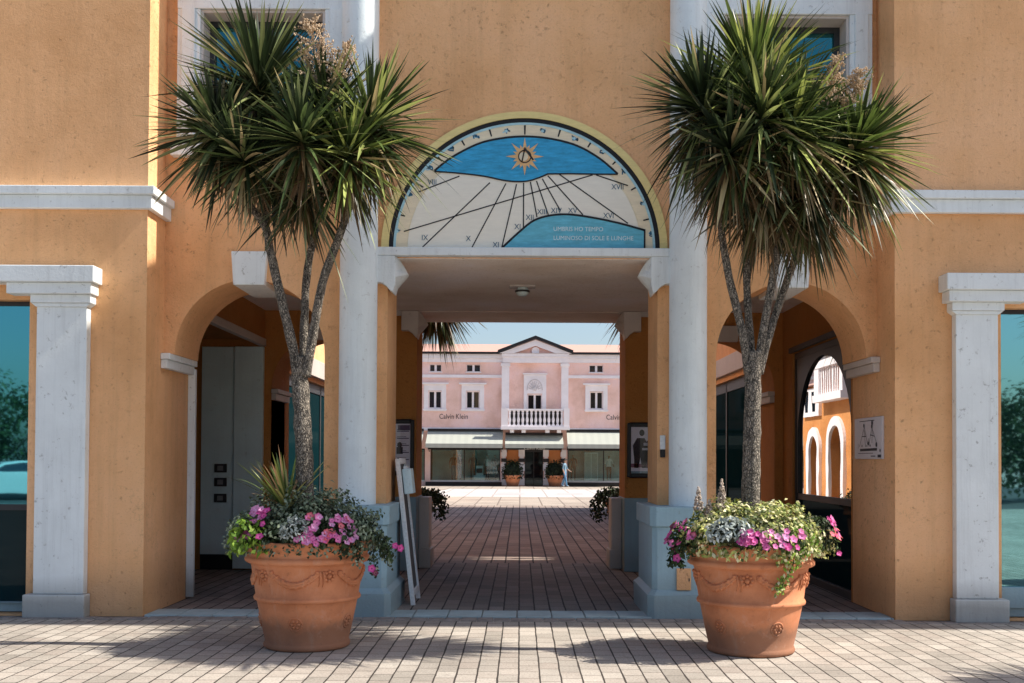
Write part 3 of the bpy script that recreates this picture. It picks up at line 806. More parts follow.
PAPER = smooth_noise_mat('poster_paper', (0.92, 0.90, 0.98), 0.5, 0.08)
def poster(x0, x1, y, z0, z1, label, kind):
    t = empty('poster_case', ((x0 + x1) / 2, y, z0)); tag(t, label, 'poster')
    w = (x1 - x0) / 2; h = z1 - z0; f = 0.055
    mb = MB()
    for a, b, c, d in ((-w, -w + f, 0, h), (w - f, w, 0, h), (-w + f, w - f, 0, f), (-w + f, w - f, h - f, h)): mb.box(a, b, -0.06, -0.001, c, d)
    mb.build('frame', BLACK, t, bevel=0.012)
    mb = MB(); mb.box(-w + f, w - f, -0.03, -0.012, f, h - f); s = mb.build('sheet', PAPER, t)
    a = -w + f; b = w - f; iw = b - a; ih = h - 2 * f
    def R_(u0, u1, v0, v1, m, mat_, k=0.0):
        m.box(a + u0 * iw, a + u1 * iw, -0.033 - k, -0.0305, f + v0 * ih, f + v1 * ih)
    if kind == 0:
        m = MB(); 
        for k in range(6):
            R_(0.52, 0.95, 0.08 + k * 0.15, 0.10 + k * 0.15, m, None); R_(0.52, 0.85, 0.12 + k * 0.15, 0.13 + k * 0.15, m, None)
        R_(0.55, 0.98, 0.86, 0.97, m, None); m.build('printed_line', flat('print_violet', (0.13, 0.10, 0.18)), s)
        m = MB()
        for (u, v) in ((0.15, 0.3), (0.25, 0.62), (0.35, 0.42), (0.12, 0.75), (0.62, 0.55), (0.6, 0.22)):
            m.ball((a + u * iw, -0.034, f + v * ih), 0.035, 8, 5, (1, 0.05, 1.2)); m.box(a + u * iw - 0.045, a + u * iw + 0.045, -0.036, -0.032, f + v * ih - 0.13, f + v * ih - 0.03)
        m.build('printed_figure', flat('print_dark', (0.05, 0.045, 0.06)), s)
        m = MB(); R_(0.02, 0.42, 0.02, 0.98, m, None, -0.002); m.build('printed_band', flat('print_blue', (0.60, 0.76, 0.88)), s)
    else:
        DK = flat('print_dark_b', (0.035, 0.03, 0.04))
        for (u, sc, lean) in ((0.34, 1.0, 0.0), (0.70, 0.9, 0.12)):
            m = MB(); cx = a + u * iw; 
            m.ball((cx + 0.02, -0.0335, f + 0.80 * ih * sc + 0.05), 0.038, 10, 6, (1, 0.05, 1.25))
            P = [(-0.09, 0.30), (-0.11, 0.60), (-0.05, 0.76), (0.06, 0.76), (0.12, 0.60), (0.14, 0.42), (0.10, 0.40), (0.08, 0.12), (0.02, 0.12), (0.0, 0.35), (-0.03, 0.12), (-0.09, 0.12)]
            m.prism([[(cx + p + lean * q * 0.3, f + q * ih) for p, q in P]], -0.034, -0.031)
            m.build('printed_figure', DK, s)
        m = MB(); R_(0.45, 0.98, 0.60, 0.66, m, None, 0.003); R_(0.40, 0.98, 0.50, 0.55, m, None, 0.003); m.build('printed_title', flat('print_white', (0.55, 0.56, 0.62)), s)
        m = MB(); R_(0.0, 1.0, 0.13, 0.21, m, None, 0.001); m.build('printed_band', flat('print_pink', (0.36, 0.16, 0.22)), s)
        m = MB(); R_(0.0, 1.0, 0.0, 0.05, m, None, 0.001); m.build('printed_strip', flat('print_teal', (0.25, 0.42, 0.48)), s)
    m = MB(); m.box(-w + f, w - f, -0.052, -0.048, f, h - f); m.build('cover_glass', clear_glass('poster_glass', 0.03, (0.95, 0.95, 0.97)), t)
poster(-2.04, -1.525, 4.69, 1.38, 2.17, 'black framed poster with pale lilac sheet on the left pier inside the passage', 0)
poster(1.545, 2.06, 4.69, 1.36, 2.14, 'black framed poster of two dark figures on the right pier inside the passage', 1)

# plaque on the right return
pl = empty('wall_plaque', (3.80, 0.32, 1.63)); tag(pl, 'square grey plaque with line drawing on orange wall right of the arch', 'sign')
mb = MB(); mb.box(-0.028, -0.001, 0, 0.92, 0, 0.45); mb.build('board', smooth_noise_mat('plaque_grey', (0.60, 0.59, 0.64), 0.35, 0.06), pl, bevel=0.006)
mb = MB()
def pline(a, b, w=0.008):
    a = Vector(a); b = Vector(b); t = (b - a).normalized(); n = Vector((-t.y, t.x)) * w / 2
    i = mb._v([(-0.0305, p.x, p.y) for p in (a + n, a - n, b - n, b + n)]); mb._f((i, i + 1, i + 2, i + 3))
def pq(u, v): return (0.92 * (1 - u), 0.45 * (1 - v))
for a, b in (((0.38, 0.22), (0.20, 0.70)), ((0.38, 0.22), (0.52, 0.70)), ((0.66, 0.24), (0.55, 0.68)), ((0.66, 0.24), (0.84, 0.66)), ((0.3, 0.45), (0.45, 0.45)), ((0.6, 0.42), (0.75, 0.46)), ((0.2, 0.08), (0.75, 0.08)), ((0.38, 0.3), (0.42, 0.66)), ((0.68, 0.3), (0.66, 0.62)), ((0.54, 0.5), (0.52, 0.66)), ((0.15, 0.62), (0.15, 0.74))): pline(pq(*a), pq(*b))
pline(pq(0.22, 0.78), pq(0.84, 0.77), 0.028); pline(pq(0.15, 0.86), pq(0.7, 0.86), 0.006); pline(pq(0.62, 0.93), pq(0.78, 0.93), 0.01); pline(pq(0.86, 0.93), pq(0.98, 0.93), 0.03)
for u, v, r in ((0.37, 0.19, 0.022), (0.67, 0.14, 0.028), (0.66, 0.22, 0.024), (0.53, 0.62, 0.022), (0.82, 0.66, 0.028), (0.3, 0.68, 0.014), (0.45, 0.68, 0.014), (0.60, 0.68, 0.014), (0.95, 0.8, 0.018)):
    y, z = pq(u, v); mb.disc((-0.0315, y, z), r, (-1, 0, 0), 10)
mb.build('line_drawing', flat('plaque_ink', (0.03, 0.03, 0.04)), pl, fix=False)

# intercom on the right pier, vent on the plinth
ic = empty('intercom', (1.515, 0.549, 1.72)); tag(ic, 'slim white and black intercom on the orange pier right of the passage', 'intercom')
mb = MB(); mb.box(-0.028, 0.028, -0.03, 0, 0.0, 0.15); mb.build('cover', CABLE, ic, bevel=0.005)
mb = MB(); mb.box(-0.026, 0.026, -0.034, 0, -0.085, -0.002); mb.build('handset', BLACK, ic, bevel=0.005)
vt = empty('meter_box', (1.60, 0.045, 0.29)); tag(vt, 'small ochre meter box low on the blue plinth behind the right pot', 'box')
mb = MB(); mb.box(-0.005, 0.14, -0.02, 0.004, 0, 0.22); mb.build('door', ORANGE, vt, bevel=0.004)
mb = MB(); mb.box(0.115, 0.125, -0.024, -0.0195, 0.09, 0.12); mb.build('latch', DARK, vt)

# leaning board with leaflet pocket
lb = empty('leaning_board', (-1.14, 0.95, 0.0)); tag(lb, 'narrow white display board leaning against the left pier of the passage', 'display board')
th = R(6.6)
def lean(mbx, a0, a1, y0, y1, l0, l1):
    """box in board coordinates: a across the thickness, l up the slope"""
    i = len(mbx.v); mbx.box(a0, a1, y0, y1, l0, l1)
    for k in range(i, len(mbx.v)):
        x, y, z = mbx.v[k]; mbx.v[k] = (x * math.cos(th) - z * math.sin(th), y, z * math.cos(th) + x * math.sin(th))
mb = MB()
lean(mb, -0.05, 0.0, 0.0, 0.05, 0.0, 1.62); lean(mb, -0.05, 0.0, 0.60, 0.65, 0.0, 1.62); lean(mb, -0.05, 0.0, 0.05, 0.60, 1.56, 1.62); lean(mb, -0.05, 0.0, 0.05, 0.60, 0.10, 0.16)
mb.build('frame', CABLE, lb, bevel=0.006)
mb = MB(); lean(mb, -0.038, -0.022, 0.05, 0.60, 0.16, 1.56); mb.build('sheet', smooth_noise_mat('board_sheet', (0.08, 0.09, 0.10), 0.6), lb)
mb = MB(); lean(mb, 0.002, 0.10, 0.10, 0.40, 1.22, 1.50); q = mb.build('leaflet_pocket', PANEL, lb, bevel=0.008)
mb = MB(); lean(mb, 0.02, 0.06, 0.12, 0.38, 1.502, 1.53); mb.build('leaflet', CABLE, q)
# ------------------------------------------------------------------ pots and plants
def terracotta():
    m, nt, b = new_mat('terracotta')
    p = N(nt, 'ShaderNodeTexCoord').outputs['Object']
    n1 = noise_node(nt, 2.5, 6, 0.65, p)
    r = ramp(nt, n1.outputs['Fac'], [(0.3, (0.42, 0.145, 0.062)), (0.55, (0.60, 0.23, 0.105)), (0.8, (0.66, 0.30, 0.165))])
    mp = N(nt, 'ShaderNodeMapping'); mp.inputs['Scale'].default_value = (7, 7, 0.8); nt.links.new(p, mp.inputs[0])
    n2 = noise_node(nt, 1.5, 6, 0.7, mp.outputs[0])
    st = ramp(nt, n2.outputs['Fac'], [(0.55, (0, 0, 0)), (0.78, (0.5, 0.5, 0.5))])
    c = mix(nt, st.outputs[0], r.outputs[0], (0.60, 0.42, 0.32))
    n3 = noise_node(nt, 22, 6, 0.75, p)
    dk = ramp(nt, n3.outputs['Fac'], [(0.58, (0, 0, 0)), (0.72, (0.5, 0.5, 0.5))])
    c = mix(nt, dk.outputs[0], c, (0.16, 0.06, 0.035))
    sz = N(nt, 'ShaderNodeSeparateXYZ'); nt.links.new(p, sz.inputs[0])
    n8 = noise_node(nt, 5.0, 6, 0.7, p)
    ft = ramp(nt, mth(nt, 'ADD', sz.outputs[2], mth(nt, 'MULTIPLY', n8.outputs['Fac'], -0.35)), [(-0.05, (0.65, 0.65, 0.65)), (0.12, (0, 0, 0))])
    c = mix(nt, ft.outputs[0], c, (0.13, 0.075, 0.05))
    n9 = noise_node(nt, 3.2, 8, 0.75, p)
    lm = ramp(nt, n9.outputs['Fac'], [(0.58, (0, 0, 0)), (0.70, (0.22, 0.22, 0.22))])
    c = mix(nt, lm.outputs[0], c, (0.66, 0.50, 0.42))
    nt.links.new(c, b.inputs['Base Color']); b.inputs['Roughness'].default_value = 0.82
    n4 = noise_node(nt, 60, 4, 0.6, p)
    bump(nt, b, n4.outputs['Fac'], 0.25, 0.004)
    return m
TERRA = terracotta()
SOIL = smooth_noise_mat('soil', (0.045, 0.03, 0.02), 0.95, 0.4, 20, 60, 0.6)
POT_R = [(0.0, 0.0), (0.345, 0.0), (0.362, 0.012), (0.366, 0.03), (0.358, 0.05), (0.352, 0.062), (0.375, 0.16), (0.412, 0.34), (0.424, 0.40), (0.432, 0.408), (0.448, 0.412), (0.452, 0.428), (0.446, 0.444), (0.434, 0.448), (0.452, 0.56), (0.474, 0.70), (0.484, 0.722), (0.512, 0.728), (0.528, 0.74), (0.530, 0.762), (0.518, 0.778), (0.506, 0.784), (0.522, 0.83), (0.545, 0.872), (0.556, 0.892), (0.553, 0.908), (0.535, 0.914), (0.500, 0.905), (0.485, 0.86), (0.480, 0.80), (0.001, 0.80)]
def rad_at(z):
    for (r0, z0), (r1, z1) in zip(POT_R[1:24], POT_R[2:25]):
        if z0 <= z <= z1: return r0 + (r1 - r0) * (z - z0) / max(1e-6, z1 - z0)
    return 0.5
def cyl(a, z, off=0.0):
    r = rad_at(z) + off; return (r * math.cos(a), r * math.sin(a), z)
def make_pot(loc, rz, label, group, detail=True):
    t = empty('terracotta_pot', loc, rz); tag(t, label, 'plant pot', group)
    mb = MB(); mb.lathe(POT_R[:28], seg=72, wob=0.006); mb.build('body', TERRA, t, smooth=True)
    mb = MB(); mb.lathe([(0.49, 0.80), (0.3, 0.83), (0.001, 0.85)], seg=32); mb.build('soil', SOIL, t, smooth=True)
    if detail:
        for k in range(5):
            a0 = 2 * PI * k / 5 + 0.25
            mb = MB(); n = 18; w = 0.92
            for q in (0, 1):
                pts = []; rr = []
                for j in range(n + 1):
                    u = j / n; a = a0 + w * u; z = 0.675 - 0.105 * math.sin(PI * u) - q * 0.018
                    pts.append(cyl(a, z, 0.002)); rr.append(0.009 + 0.010 * math.sin(PI * u) + 0.003 * (j % 2))
                mb.tube(pts, rr, 6, jitter=0.5)
            for j in range(1, n):
                u = j / n; a = a0 + w * u; z = 0.672 - 0.112 * math.sin(PI * u)
                mb.ball(cyl(a, z + (0.014 if j % 2 else -0.016), 0.006), 0.017, 6, 4)
            mb.tube([cyl(a0 + w, 0.675, 0.003), cyl(a0 + w + 0.02, 0.60, 0.004), cyl(a0 + w - 0.02, 0.55, 0.0)], [0.012, 0.010, 0.004], 6)
            mb.tube([cyl(a0 + w + 0.06, 0.675, 0.003), cyl(a0 + w + 0.09, 0.60, 0.004), cyl(a0 + w + 0.06, 0.545, 0.0)], [0.012, 0.010, 0.004], 6)
            mb.build('garland', TERRA, t, smooth=True)
            mb = MB(); am = a0 + w + 0.17
            for j in range(8):
                b = 2 * PI * j / 8; mb.ball(cyl(am + math.cos(b) * 0.085, 0.635 + math.sin(b) * 0.038, 0.004), 0.016, 6, 4)
            mb.ball(cyl(am, 0.635, 0.006), 0.022, 8, 5); mb.build('rosette', TERRA, t, smooth=True)
            mb = MB(); am = a0 + w / 2
            mb.tube([cyl(am + math.cos(b) * 0.14, 0.235 + math.sin(b) * 0.055, 0.001) for b in [2 * PI * j / 20 for j in range(21)]], 0.0065, 6)
            for j in range(6):
                b = 2 * PI * j / 6; mb.ball(cyl(am + math.cos(b) * 0.07, 0.235 + math.sin(b) * 0.028, 0.001), 0.014, 6, 4)
            mb.build('medallion', TERRA, t, smooth=True)
    return t

LEAF = leaf_mat('leaf_blade', 0.38, 0.22)
SOFT = leaf_mat('soft_leaf', 0.6, 0.2)
PETAL = leaf_mat('petal', 0.6, 0.35)
BARK = bark_mat('cordyline_bark', (0.19, 0.165, 0.135))

def blade(mb, c, d, L, w, droop, tint, seg=5, twist=0.0, fold=0.25, rg=rnd):
    d = Vector(d).normalized(); c = Vector(c)
    side = d.cross(Vector((0, 0, 1)))
    if side.length < 0.1: side = Vector((rg.uniform(-1, 1), rg.uniform(-1, 1), 0))
    side.normalize(); nrm = side.cross(d)
    side = (side * math.cos(twist) + nrm * math.sin(twist)).normalized()
    ra = []; rb = []; rc = []
    P = []
    for k in range(seg + 1):
        t = k / seg
        P.append(c + d * L * t + Vector((0, 0, -1)) * droop * L * t * t)
    mb.tint = tint
    for k in range(seg + 1):
        t = k / seg
        ww = w * min(1.0, 0.45 + 2.2 * t) * (1 - t ** 2.6) * 0.5 + 0.0006
        tg = (P[min(k + 1, seg)] - P[max(k - 1, 0)]).normalized()
        up = side.cross(tg)
        ra.append(P[k] - side * ww + up * ww * fold); rb.append(P[k]); rc.append(P[k] + side * ww + up * ww * fold)
    a = mb._v(ra); b = mb._v(rb); e = mb._v(rc)
    for k in range(seg):
        mb._f((a + k, b + k, b + k + 1, a + k + 1)); mb._f((b + k, e + k, e + k + 1, b + k + 1))

SKL = [0.8]
def rosette(mb, c, axis, n, L, rg, skirt=0.35, lit=1.0, spread=2.0, top=0.0):
    axis = Vector(axis).normalized(); c = Vector(c)
    a = axis.cross(Vector((0.3, 0.9, 0.1))).normalized(); b = axis.cross(a)
    n = int(n * 0.72)
    for k in range(n):
        u = (k + rg.random()) / n
        th = 0.08 + (spread - 0.08) * u ** 0.85 + rg.uniform(-0.12, 0.12)
        ph = k * 2.39996 + rg.uniform(-0.3, 0.3)
        d = axis * math.cos(th) + (a * math.cos(ph) + b * math.sin(ph)) * math.sin(th)
        d = (d + Vector((rg.gauss(0, 0.13), rg.gauss(0, 0.13), rg.gauss(0, 0.13)))).normalized()
        l = L * rg.uniform(0.72, 1.12) * (0.8 + 0.25 * math.sin(min(th, 1.6)))
        base = c + axis * (0.12 - 0.30 * u) * L * 0.8
        g = rg.random()
        n_ = 0
        if g < 0.50: tint = (0.022 * lit, 0.036 * lit, 0.015)  # nearly black tint: shaded gaps of the crown put into the leaf colour
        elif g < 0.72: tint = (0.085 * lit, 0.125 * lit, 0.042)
        elif g < 0.93: tint = (0.27 * lit, 0.31 * lit, 0.12)  # pale tint: sunlit blades put into the leaf colour
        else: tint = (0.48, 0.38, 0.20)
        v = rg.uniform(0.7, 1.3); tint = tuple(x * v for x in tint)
        blade(mb, base + d * 0.02, d, l, 0.038 * rg.uniform(0.7, 1.3), rg.uniform(0.0, 0.14) + 0.08 * max(0, th - 0.5) + (0.45 * rg.random() if rg.random() < 0.14 else 0), tint, 6, rg.uniform(-0.5, 0.5), rg=rg)
    # dead skirt hanging under the head
    for k in range(int(n * skirt)):
        ph = rg.uniform(0, 2 * PI); th = rg.uniform(0.55, 1.25)
        d = Vector((math.cos(ph) * math.sin(th) * 0.55, math.sin(ph) * math.sin(th) * 0.55, -math.cos(th) * 0.9 + 0.12))
        g = rg.random()
        if g < 0.35: tint = (0.12, 0.075, 0.035)
        elif g < 0.6: tint = (0.30, 0.23, 0.13)
        elif g < 0.85: tint = (0.045, 0.055, 0.02)
        else: tint = (0.09, 0.10, 0.03)
        blade(mb, c + axis * rg.uniform(-0.5, 0.0) * L * 0.6, d, L * rg.uniform(0.45, 0.95) * SKL[0], 0.030, rg.uniform(0.25, 0.6), tint, 6, rg.uniform(-1, 1), rg=rg)

def limb(mb, pts, r0, r1, seg=10, n=7):
    P = []
    for k in range(len(pts) - 1):
        p0 = Vector(pts[max(0, k - 1)]); p1 = Vector(pts[k]); p2 = Vector(pts[k + 1]); p3 = Vector(pts[min(len(pts) - 1, k + 2)])
        for j in range(n):
            t = j / n; P.append(0.5 * ((2 * p1) + (p2 - p0) * t + (2 * p0 - 5 * p1 + 4 * p2 - p3) * t * t + (-p0 + 3 * p1 - 3 * p2 + p3) * t ** 3))
    P.append(Vector(pts[-1]))
    m = len(P)
    r0 *= 0.62; r1 *= 0.75
    rr = [(r0 + (r1 - r0) * k / (m - 1)) * (1 + 0.10 * noise.noise(P[k] * 7)) for k in range(m)]
    mb.tube(P, rr, seg, jitter=0.16)

def make_tree(loc, trunk, limbs, heads, panicles, label, seed, group, rz=0):
    """all coordinates relative to the foot of the stem"""
    t = empty('cordyline_tree', loc, rz); tag(t, label, 'tree', group)
    rg = random.Random(seed)
    mb = MB()
    limb(mb, trunk[0], trunk[1], trunk[2], 14, 10)
    for pts, r0, r1 in limbs: limb(mb, pts, r0, r1)
    mb.build('trunk', BARK, t, smooth=True)
    mb = MB()
    for h in heads: rosette(mb, h[0], h[1], h[2], h[3], rg, h[4], h[5], h[6] if len(h) > 6 else 2.0)
    o = mb.build('crown', LEAF, t, smooth=False, fix=False)
    for (c, d, n, L) in panicles:
        mb = MB(); c = Vector(c); d = Vector(d).normalized()
        mb.tint = (0.45, 0.36, 0.24); mb.tube([c, c + d * L], [0.012, 0.004], 5)
        for k in range(n):
            u = rg.uniform(0.1, 1); s = c + d * L * u
            dd = (Vector((rg.uniform(-1, 1), rg.uniform(-1, 1), rg.uniform(-0.1, 0.9)))).normalized()
            l = L * 0.55 * (1.15 - u * 0.8) * rg.uniform(0.6, 1.1)
            mb.tint = (0.55, 0.42, 0.28) if rg.random() < 0.6 else (0.72, 0.58, 0.42)
            e = s + dd * l; mb.tube([s, s + dd * l * 0.5 + Vector((0, 0, 0.01)), e], [0.004, 0.003, 0.002], 4)
            for q in range(7):
                w = s + dd * l * rg.uniform(0.3, 1) + Vector([rg.uniform(-0.018, 0.018) for _ in range(3)])
                mb.ball(w, 0.008, 5, 4)
        mb.build('flower_panicle', PETAL, t, fix=False)
    return t

# --- bedding plants --------------------------------------------------------
def leaflet(mb, c, n, L, w, tint, rg):
    n = Vector(n).normalized(); r = Vector((rg.uniform(-1, 1), rg.uniform(-1, 1), rg.uniform(-0.6, 0.6)))
    a = n.cross(r).normalized(); b = n.cross(a)
    mb.tint = tint
    i = mb._v((c - a * L * 0.5, c - b * w * 0.5 + n * L * 0.10, c + a * L * 0.15 - b * w * 0.42 + n * L * 0.12, c + a * L * 0.5, c + a * L * 0.15 + b * w * 0.42 + n * L * 0.12, c + b * w * 0.5 * 0.9 + n * L * 0.10))
    mb._f((i, i + 1, i + 2, i + 3, i + 4, i + 5))
def mound(name, cx, cy, cz, rx, ry, rz_, n, L, tints, seed, parent, lo=-0.15, mat=None, wr=0.6, core=True, fillc=(0.012, 0.02, 0.008)):
    rg = random.Random(seed); mb = MB()
    ph0 = rg.uniform(0, 100)
    for k in range(n):
        u = rg.uniform(lo, 1); ph = rg.uniform(0, 2 * PI); s = math.sqrt(max(0, 1 - max(u, 0) ** 2))
        d = Vector((math.cos(ph) * s, math.sin(ph) * s, u))
        lump = 1 + 0.28 * noise.noise(d * 3.2 + Vector((ph0, 0, 0))) + 0.12 * noise.noise(d * 9 + Vector((0, ph0, 0)))
        rr = lump * (rg.random() ** 0.35)
        c = Vector((cx + d.x * rx * rr, cy + d.y * ry * rr, cz + d.z * rz_ * rr))
        nn = d * 0.8 + Vector((rg.uniform(-1, 1), rg.uniform(-1, 1), rg.uniform(-0.2, 1)))
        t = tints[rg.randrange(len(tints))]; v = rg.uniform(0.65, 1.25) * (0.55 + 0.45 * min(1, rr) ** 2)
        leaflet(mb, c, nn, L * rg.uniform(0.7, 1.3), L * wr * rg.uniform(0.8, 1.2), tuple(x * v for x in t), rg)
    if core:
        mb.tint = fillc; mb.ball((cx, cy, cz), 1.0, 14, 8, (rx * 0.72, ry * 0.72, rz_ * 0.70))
    return mb.build(name, mat or SOFT, parent, fix=False)
def flower_mesh(rg, tint, r=0.036):
    mb = MB(); n = 20; 
    mb.tint = tuple(x * 0.35 for x in tint); c = mb._v([(0, 0, -0.012)])
    mb.tint = tuple(min(1, x * 1.5 + 0.12) for x in tint); a = mb._v([(0.35 * r * math.cos(2 * PI * k / n), 0.35 * r * math.sin(2 * PI * k / n), 0.0) for k in range(n)])
    mb.tint = tint; b = mb._v([(r * (1 + 0.13 * math.cos(5 * 2 * PI * k / n)) * math.cos(2 * PI * k / n), r * (1 + 0.13 * math.cos(5 * 2 * PI * k / n)) * math.sin(2 * PI * k / n), 0.007 + 0.004 * math.sin(10 * 2 * PI * k / n)) for k in range(n)])
    for k in range(n):
        k2 = (k + 1) % n; mb._f((c, a + k, a + k2)); mb._f((a + k, b + k, b + k2, a + k2))
    me_o = mb.build('flower', PETAL, None, fix=False, smooth=True)
    return me_o
FL = {}
def flower(kind, loc, nrm, sc, parent):
    if kind not in FL:
        FL[kind] = flower_mesh(rnd, {'pink': (0.62, 0.13, 0.36), 'magenta': (0.52, 0.035, 0.26), 'lilac': (0.66, 0.28, 0.50), 'coral': (0.72, 0.12, 0.16), 'wine': (0.16, 0.01, 0.05)}[kind])
        o = FL[kind]
    else:
        o = FL[kind].copy(); col.objects.link(o)
    o.parent = parent; o.location = loc
    o.rotation_mode = 'QUATERNION'; o.rotation_quaternion = Vector(nrm).to_track_quat('Z', 'Y'); o.scale = (sc, sc, sc)
def petunia(root_loc, label, group, spots, foliage, seed, kinds):
    """spots: list of (x, y, z, normal) relative; foliage: list of mound args"""
    t = empty('petunia_plant', root_loc); tag(t, label, 'flower', group)
    rg = random.Random(seed)
    mb_args = foliage
    for (cx, cy, cz, rx, ry, rz_, n) in foliage:
        mound('foliage', cx, cy, cz, rx, ry, rz_, n, 0.045, [(0.035, 0.065, 0.02), (0.05, 0.09, 0.03), (0.02, 0.04, 0.015)], rg.random(), t, lo=-0.9, core=False)
    for s in spots:
        nn = Vector(s[3]) + Vector((rg.uniform(-0.35, 0.35), rg.uniform(-0.35, 0.35), rg.uniform(-0.2, 0.3)))
        flower(rg.choice(kinds), s[:3], nn, rg.uniform(0.62, 0.95), t)
    return t
def trail(name, pts, n, L, tints, seed, parent, sp=0.05):
    rg = random.Random(seed); mb = MB(); P = [Vector(p) for p in pts]
    mb.tint = (0.03, 0.04, 0.015); mb.tube(P, 0.004, 4)
    for k in range(n):
        u = rg.uniform(0, len(P) - 1.001); i = int(u); c = P[i].lerp(P[i + 1], u - i) + Vector([rg.uniform(-sp, sp) for _ in range(3)])
        t = rg.choice(tints); v = rg.uniform(0.6, 1.3)
        leaflet(mb, c, (rg.uniform(-1, 1), -0.8, rg.uniform(-0.3, 1)), L * rg.uniform(0.7, 1.2), L * 0.6, tuple(x * v for x in t), rg)
    return mb.build(name, SOFT, parent, fix=False)

def polar(a, r, z): return (r * math.cos(a), r * math.sin(a), z)
GREENGREY = [(0.12, 0.17, 0.10), (0.20, 0.26, 0.17), (0.05, 0.075, 0.035), (0.30, 0.36, 0.25)]
LIME = [(0.45, 0.46, 0.13), (0.62, 0.60, 0.27), (0.30, 0.36, 0.10), (0.72, 0.68, 0.42), (0.12, 0.17, 0.05)]
SILVER = [(0.42, 0.48, 0.46), (0.55, 0.60, 0.58), (0.30, 0.36, 0.34)]
BRIGHT = [(0.22, 0.38, 0.04), (0.30, 0.46, 0.07), (0.14, 0.26, 0.03)]
DARKG = [(0.02, 0.035, 0.012), (0.035, 0.055, 0.02), (0.012, 0.02, 0.01)]

# ---------------- left pot
LX, LY = -1.815, -1.66
TG = 'potted cordyline trees flanking the passage'
PG = 'big terracotta pots of the cordyline trees'
make_pot((LX, LY, 0.001), R(10), 'large terracotta pot with garlands standing left of the passage', PG)
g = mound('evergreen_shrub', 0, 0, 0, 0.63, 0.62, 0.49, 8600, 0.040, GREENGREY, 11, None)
g.location = (LX, LY, 0.88); tag(g, 'grey green small leaved shrub mound around the trunk in the left pot', 'shrub')
def front_spots(cl, R_=0.50, z0=0.93, seed=1):
    """clusters: (angle, half width, z low, z high, count); angle -90 faces the camera"""
    rg = random.Random(seed); out = []
    for (a, w, zl, zh, n) in cl:
        for k in range(n):
            aa = R(a + rg.uniform(-w, w)); z = rg.uniform(zl, zh)
            r = R_ + 0.17 - 0.45 * max(0, z - 0.93)
            out.append((r * math.cos(aa), r * math.sin(aa), z, (math.cos(aa), math.sin(aa), 0.55)))
    return out
sp1 = front_spots([(-128, 14, 0.93, 1.19, 28)], seed=2)
petunia((LX, LY, 0), 'magenta and pink petunias on the left side of the left pot', 'petunias in the front pots', sp1, [(-0.30, -0.40, 0.99, 0.20, 0.12, 0.13, 420)], 5, ['magenta', 'pink', 'magenta', 'lilac'])
sp2 = front_spots([(-66, 23, 0.92, 1.14, 60)], seed=4)
petunia((LX, LY, 0), 'lilac and pink petunias on the right side of the left pot', 'petunias in the front pots', sp2, [(0.22, -0.44, 0.98, 0.26, 0.12, 0.12, 520)], 6, ['lilac', 'pink', 'lilac', 'coral', 'pink'])
t = mound('dusty_miller', 0, 0, 0, 0.12, 0.10, 0.11, 420, 0.045, SILVER, 21, None, lo=-0.6, wr=0.4); t.location = (LX + 0.01, LY - 0.60, 1.02); tag(t, 'silver leaved dusty miller between the petunias of the left pot', 'plant')
t = mound('sweet_potato_vine', 0, 0, 0, 0.15, 0.10, 0.17, 260, 0.062, BRIGHT, 22, None, lo=-0.9, wr=0.55, core=False); t.location = (LX - 0.40, LY - 0.50, 0.95); tag(t, 'bright lime leaved vine spilling over the left edge of the left pot', 'plant')
# trailing plant to the right of the left pot
t = empty('trailing_plant', (LX, LY, 0)); tag(t, 'dark trailing plant hanging over the right edge of the left pot', 'plant')
for k, (a, r1, z1) in enumerate(((-25, 0.68, 0.62), (-40, 0.64, 0.74), (-12, 0.72, 0.70), (-5, 0.66, 0.86), (-50, 0.60, 0.80))):
    trail('stem', [polar(R(a), 0.40, 1.08), polar(R(a), 0.54, 1.05), polar(R(a), r1 - 0.03, 0.92), polar(R(a), r1, z1)], 190, 0.038, GREENGREY + DARKG, 40 + k, t, 0.045)
petunia((LX, LY, 0), 'single wine red petunias dangling at the right of the left pot', 'petunias in the front pots', [(0.78, -0.28, 0.88, (0.3, -1, 0)), (0.82, -0.26, 0.86, (0.6, -0.8, 0)), (0.63, -0.36, 0.66, (0.2, -1, 0)), (0.60, -0.38, 0.70, (0.3, -1, 0.2))], [(0.72, -0.27, 0.84, 0.08, 0.05, 0.10, 50)], 9, ['magenta', 'wine'])
t = empty('trailing_plant', (LX, LY, 0)); tag(t, 'grey green sprigs overhanging the left edge of the left pot', 'plant')
for k, (a, r1, z1) in enumerate(((-158, 0.64, 0.90), (-172, 0.66, 0.84), (-145, 0.64, 0.98), (175, 0.64, 0.92))):
    trail('stem', [polar(R(a), 0.40, 1.08), polar(R(a), 0.54, 1.10), polar(R(a), r1 - 0.03, 1.02), polar(R(a), r1, z1)], 170, 0.036, GREENGREY, 60 + k, t, 0.05)
# short spiky cordyline
mb = MB(); rg = random.Random(8)
for k in range(46):
    ph = rg.uniform(0, 2 * PI); th = rg.uniform(0.05, 0.95)
    d = (math.cos(ph) * math.sin(th) - 0.28, math.sin(ph) * math.sin(th) - 0.1, math.cos(th))
    tint = rg.choice([(0.20, 0.24, 0.06), (0.42, 0.40, 0.14), (0.10, 0.15, 0.04), (0.50, 0.30, 0.16)])
    blade(mb, (0, 0, 0), d, rg.uniform(0.45, 0.72), 0.030, rg.uniform(0.05, 0.3), tint, 6, rg.uniform(-0.5, 0.5), rg=rg)
t = mb.build('spiky_grass', LEAF, None, fix=False); t.location = (LX - 0.16, LY - 0.12, 1.15); tag(t, 'yellow striped spiky grass sprouting beside the left trunk', 'plant')

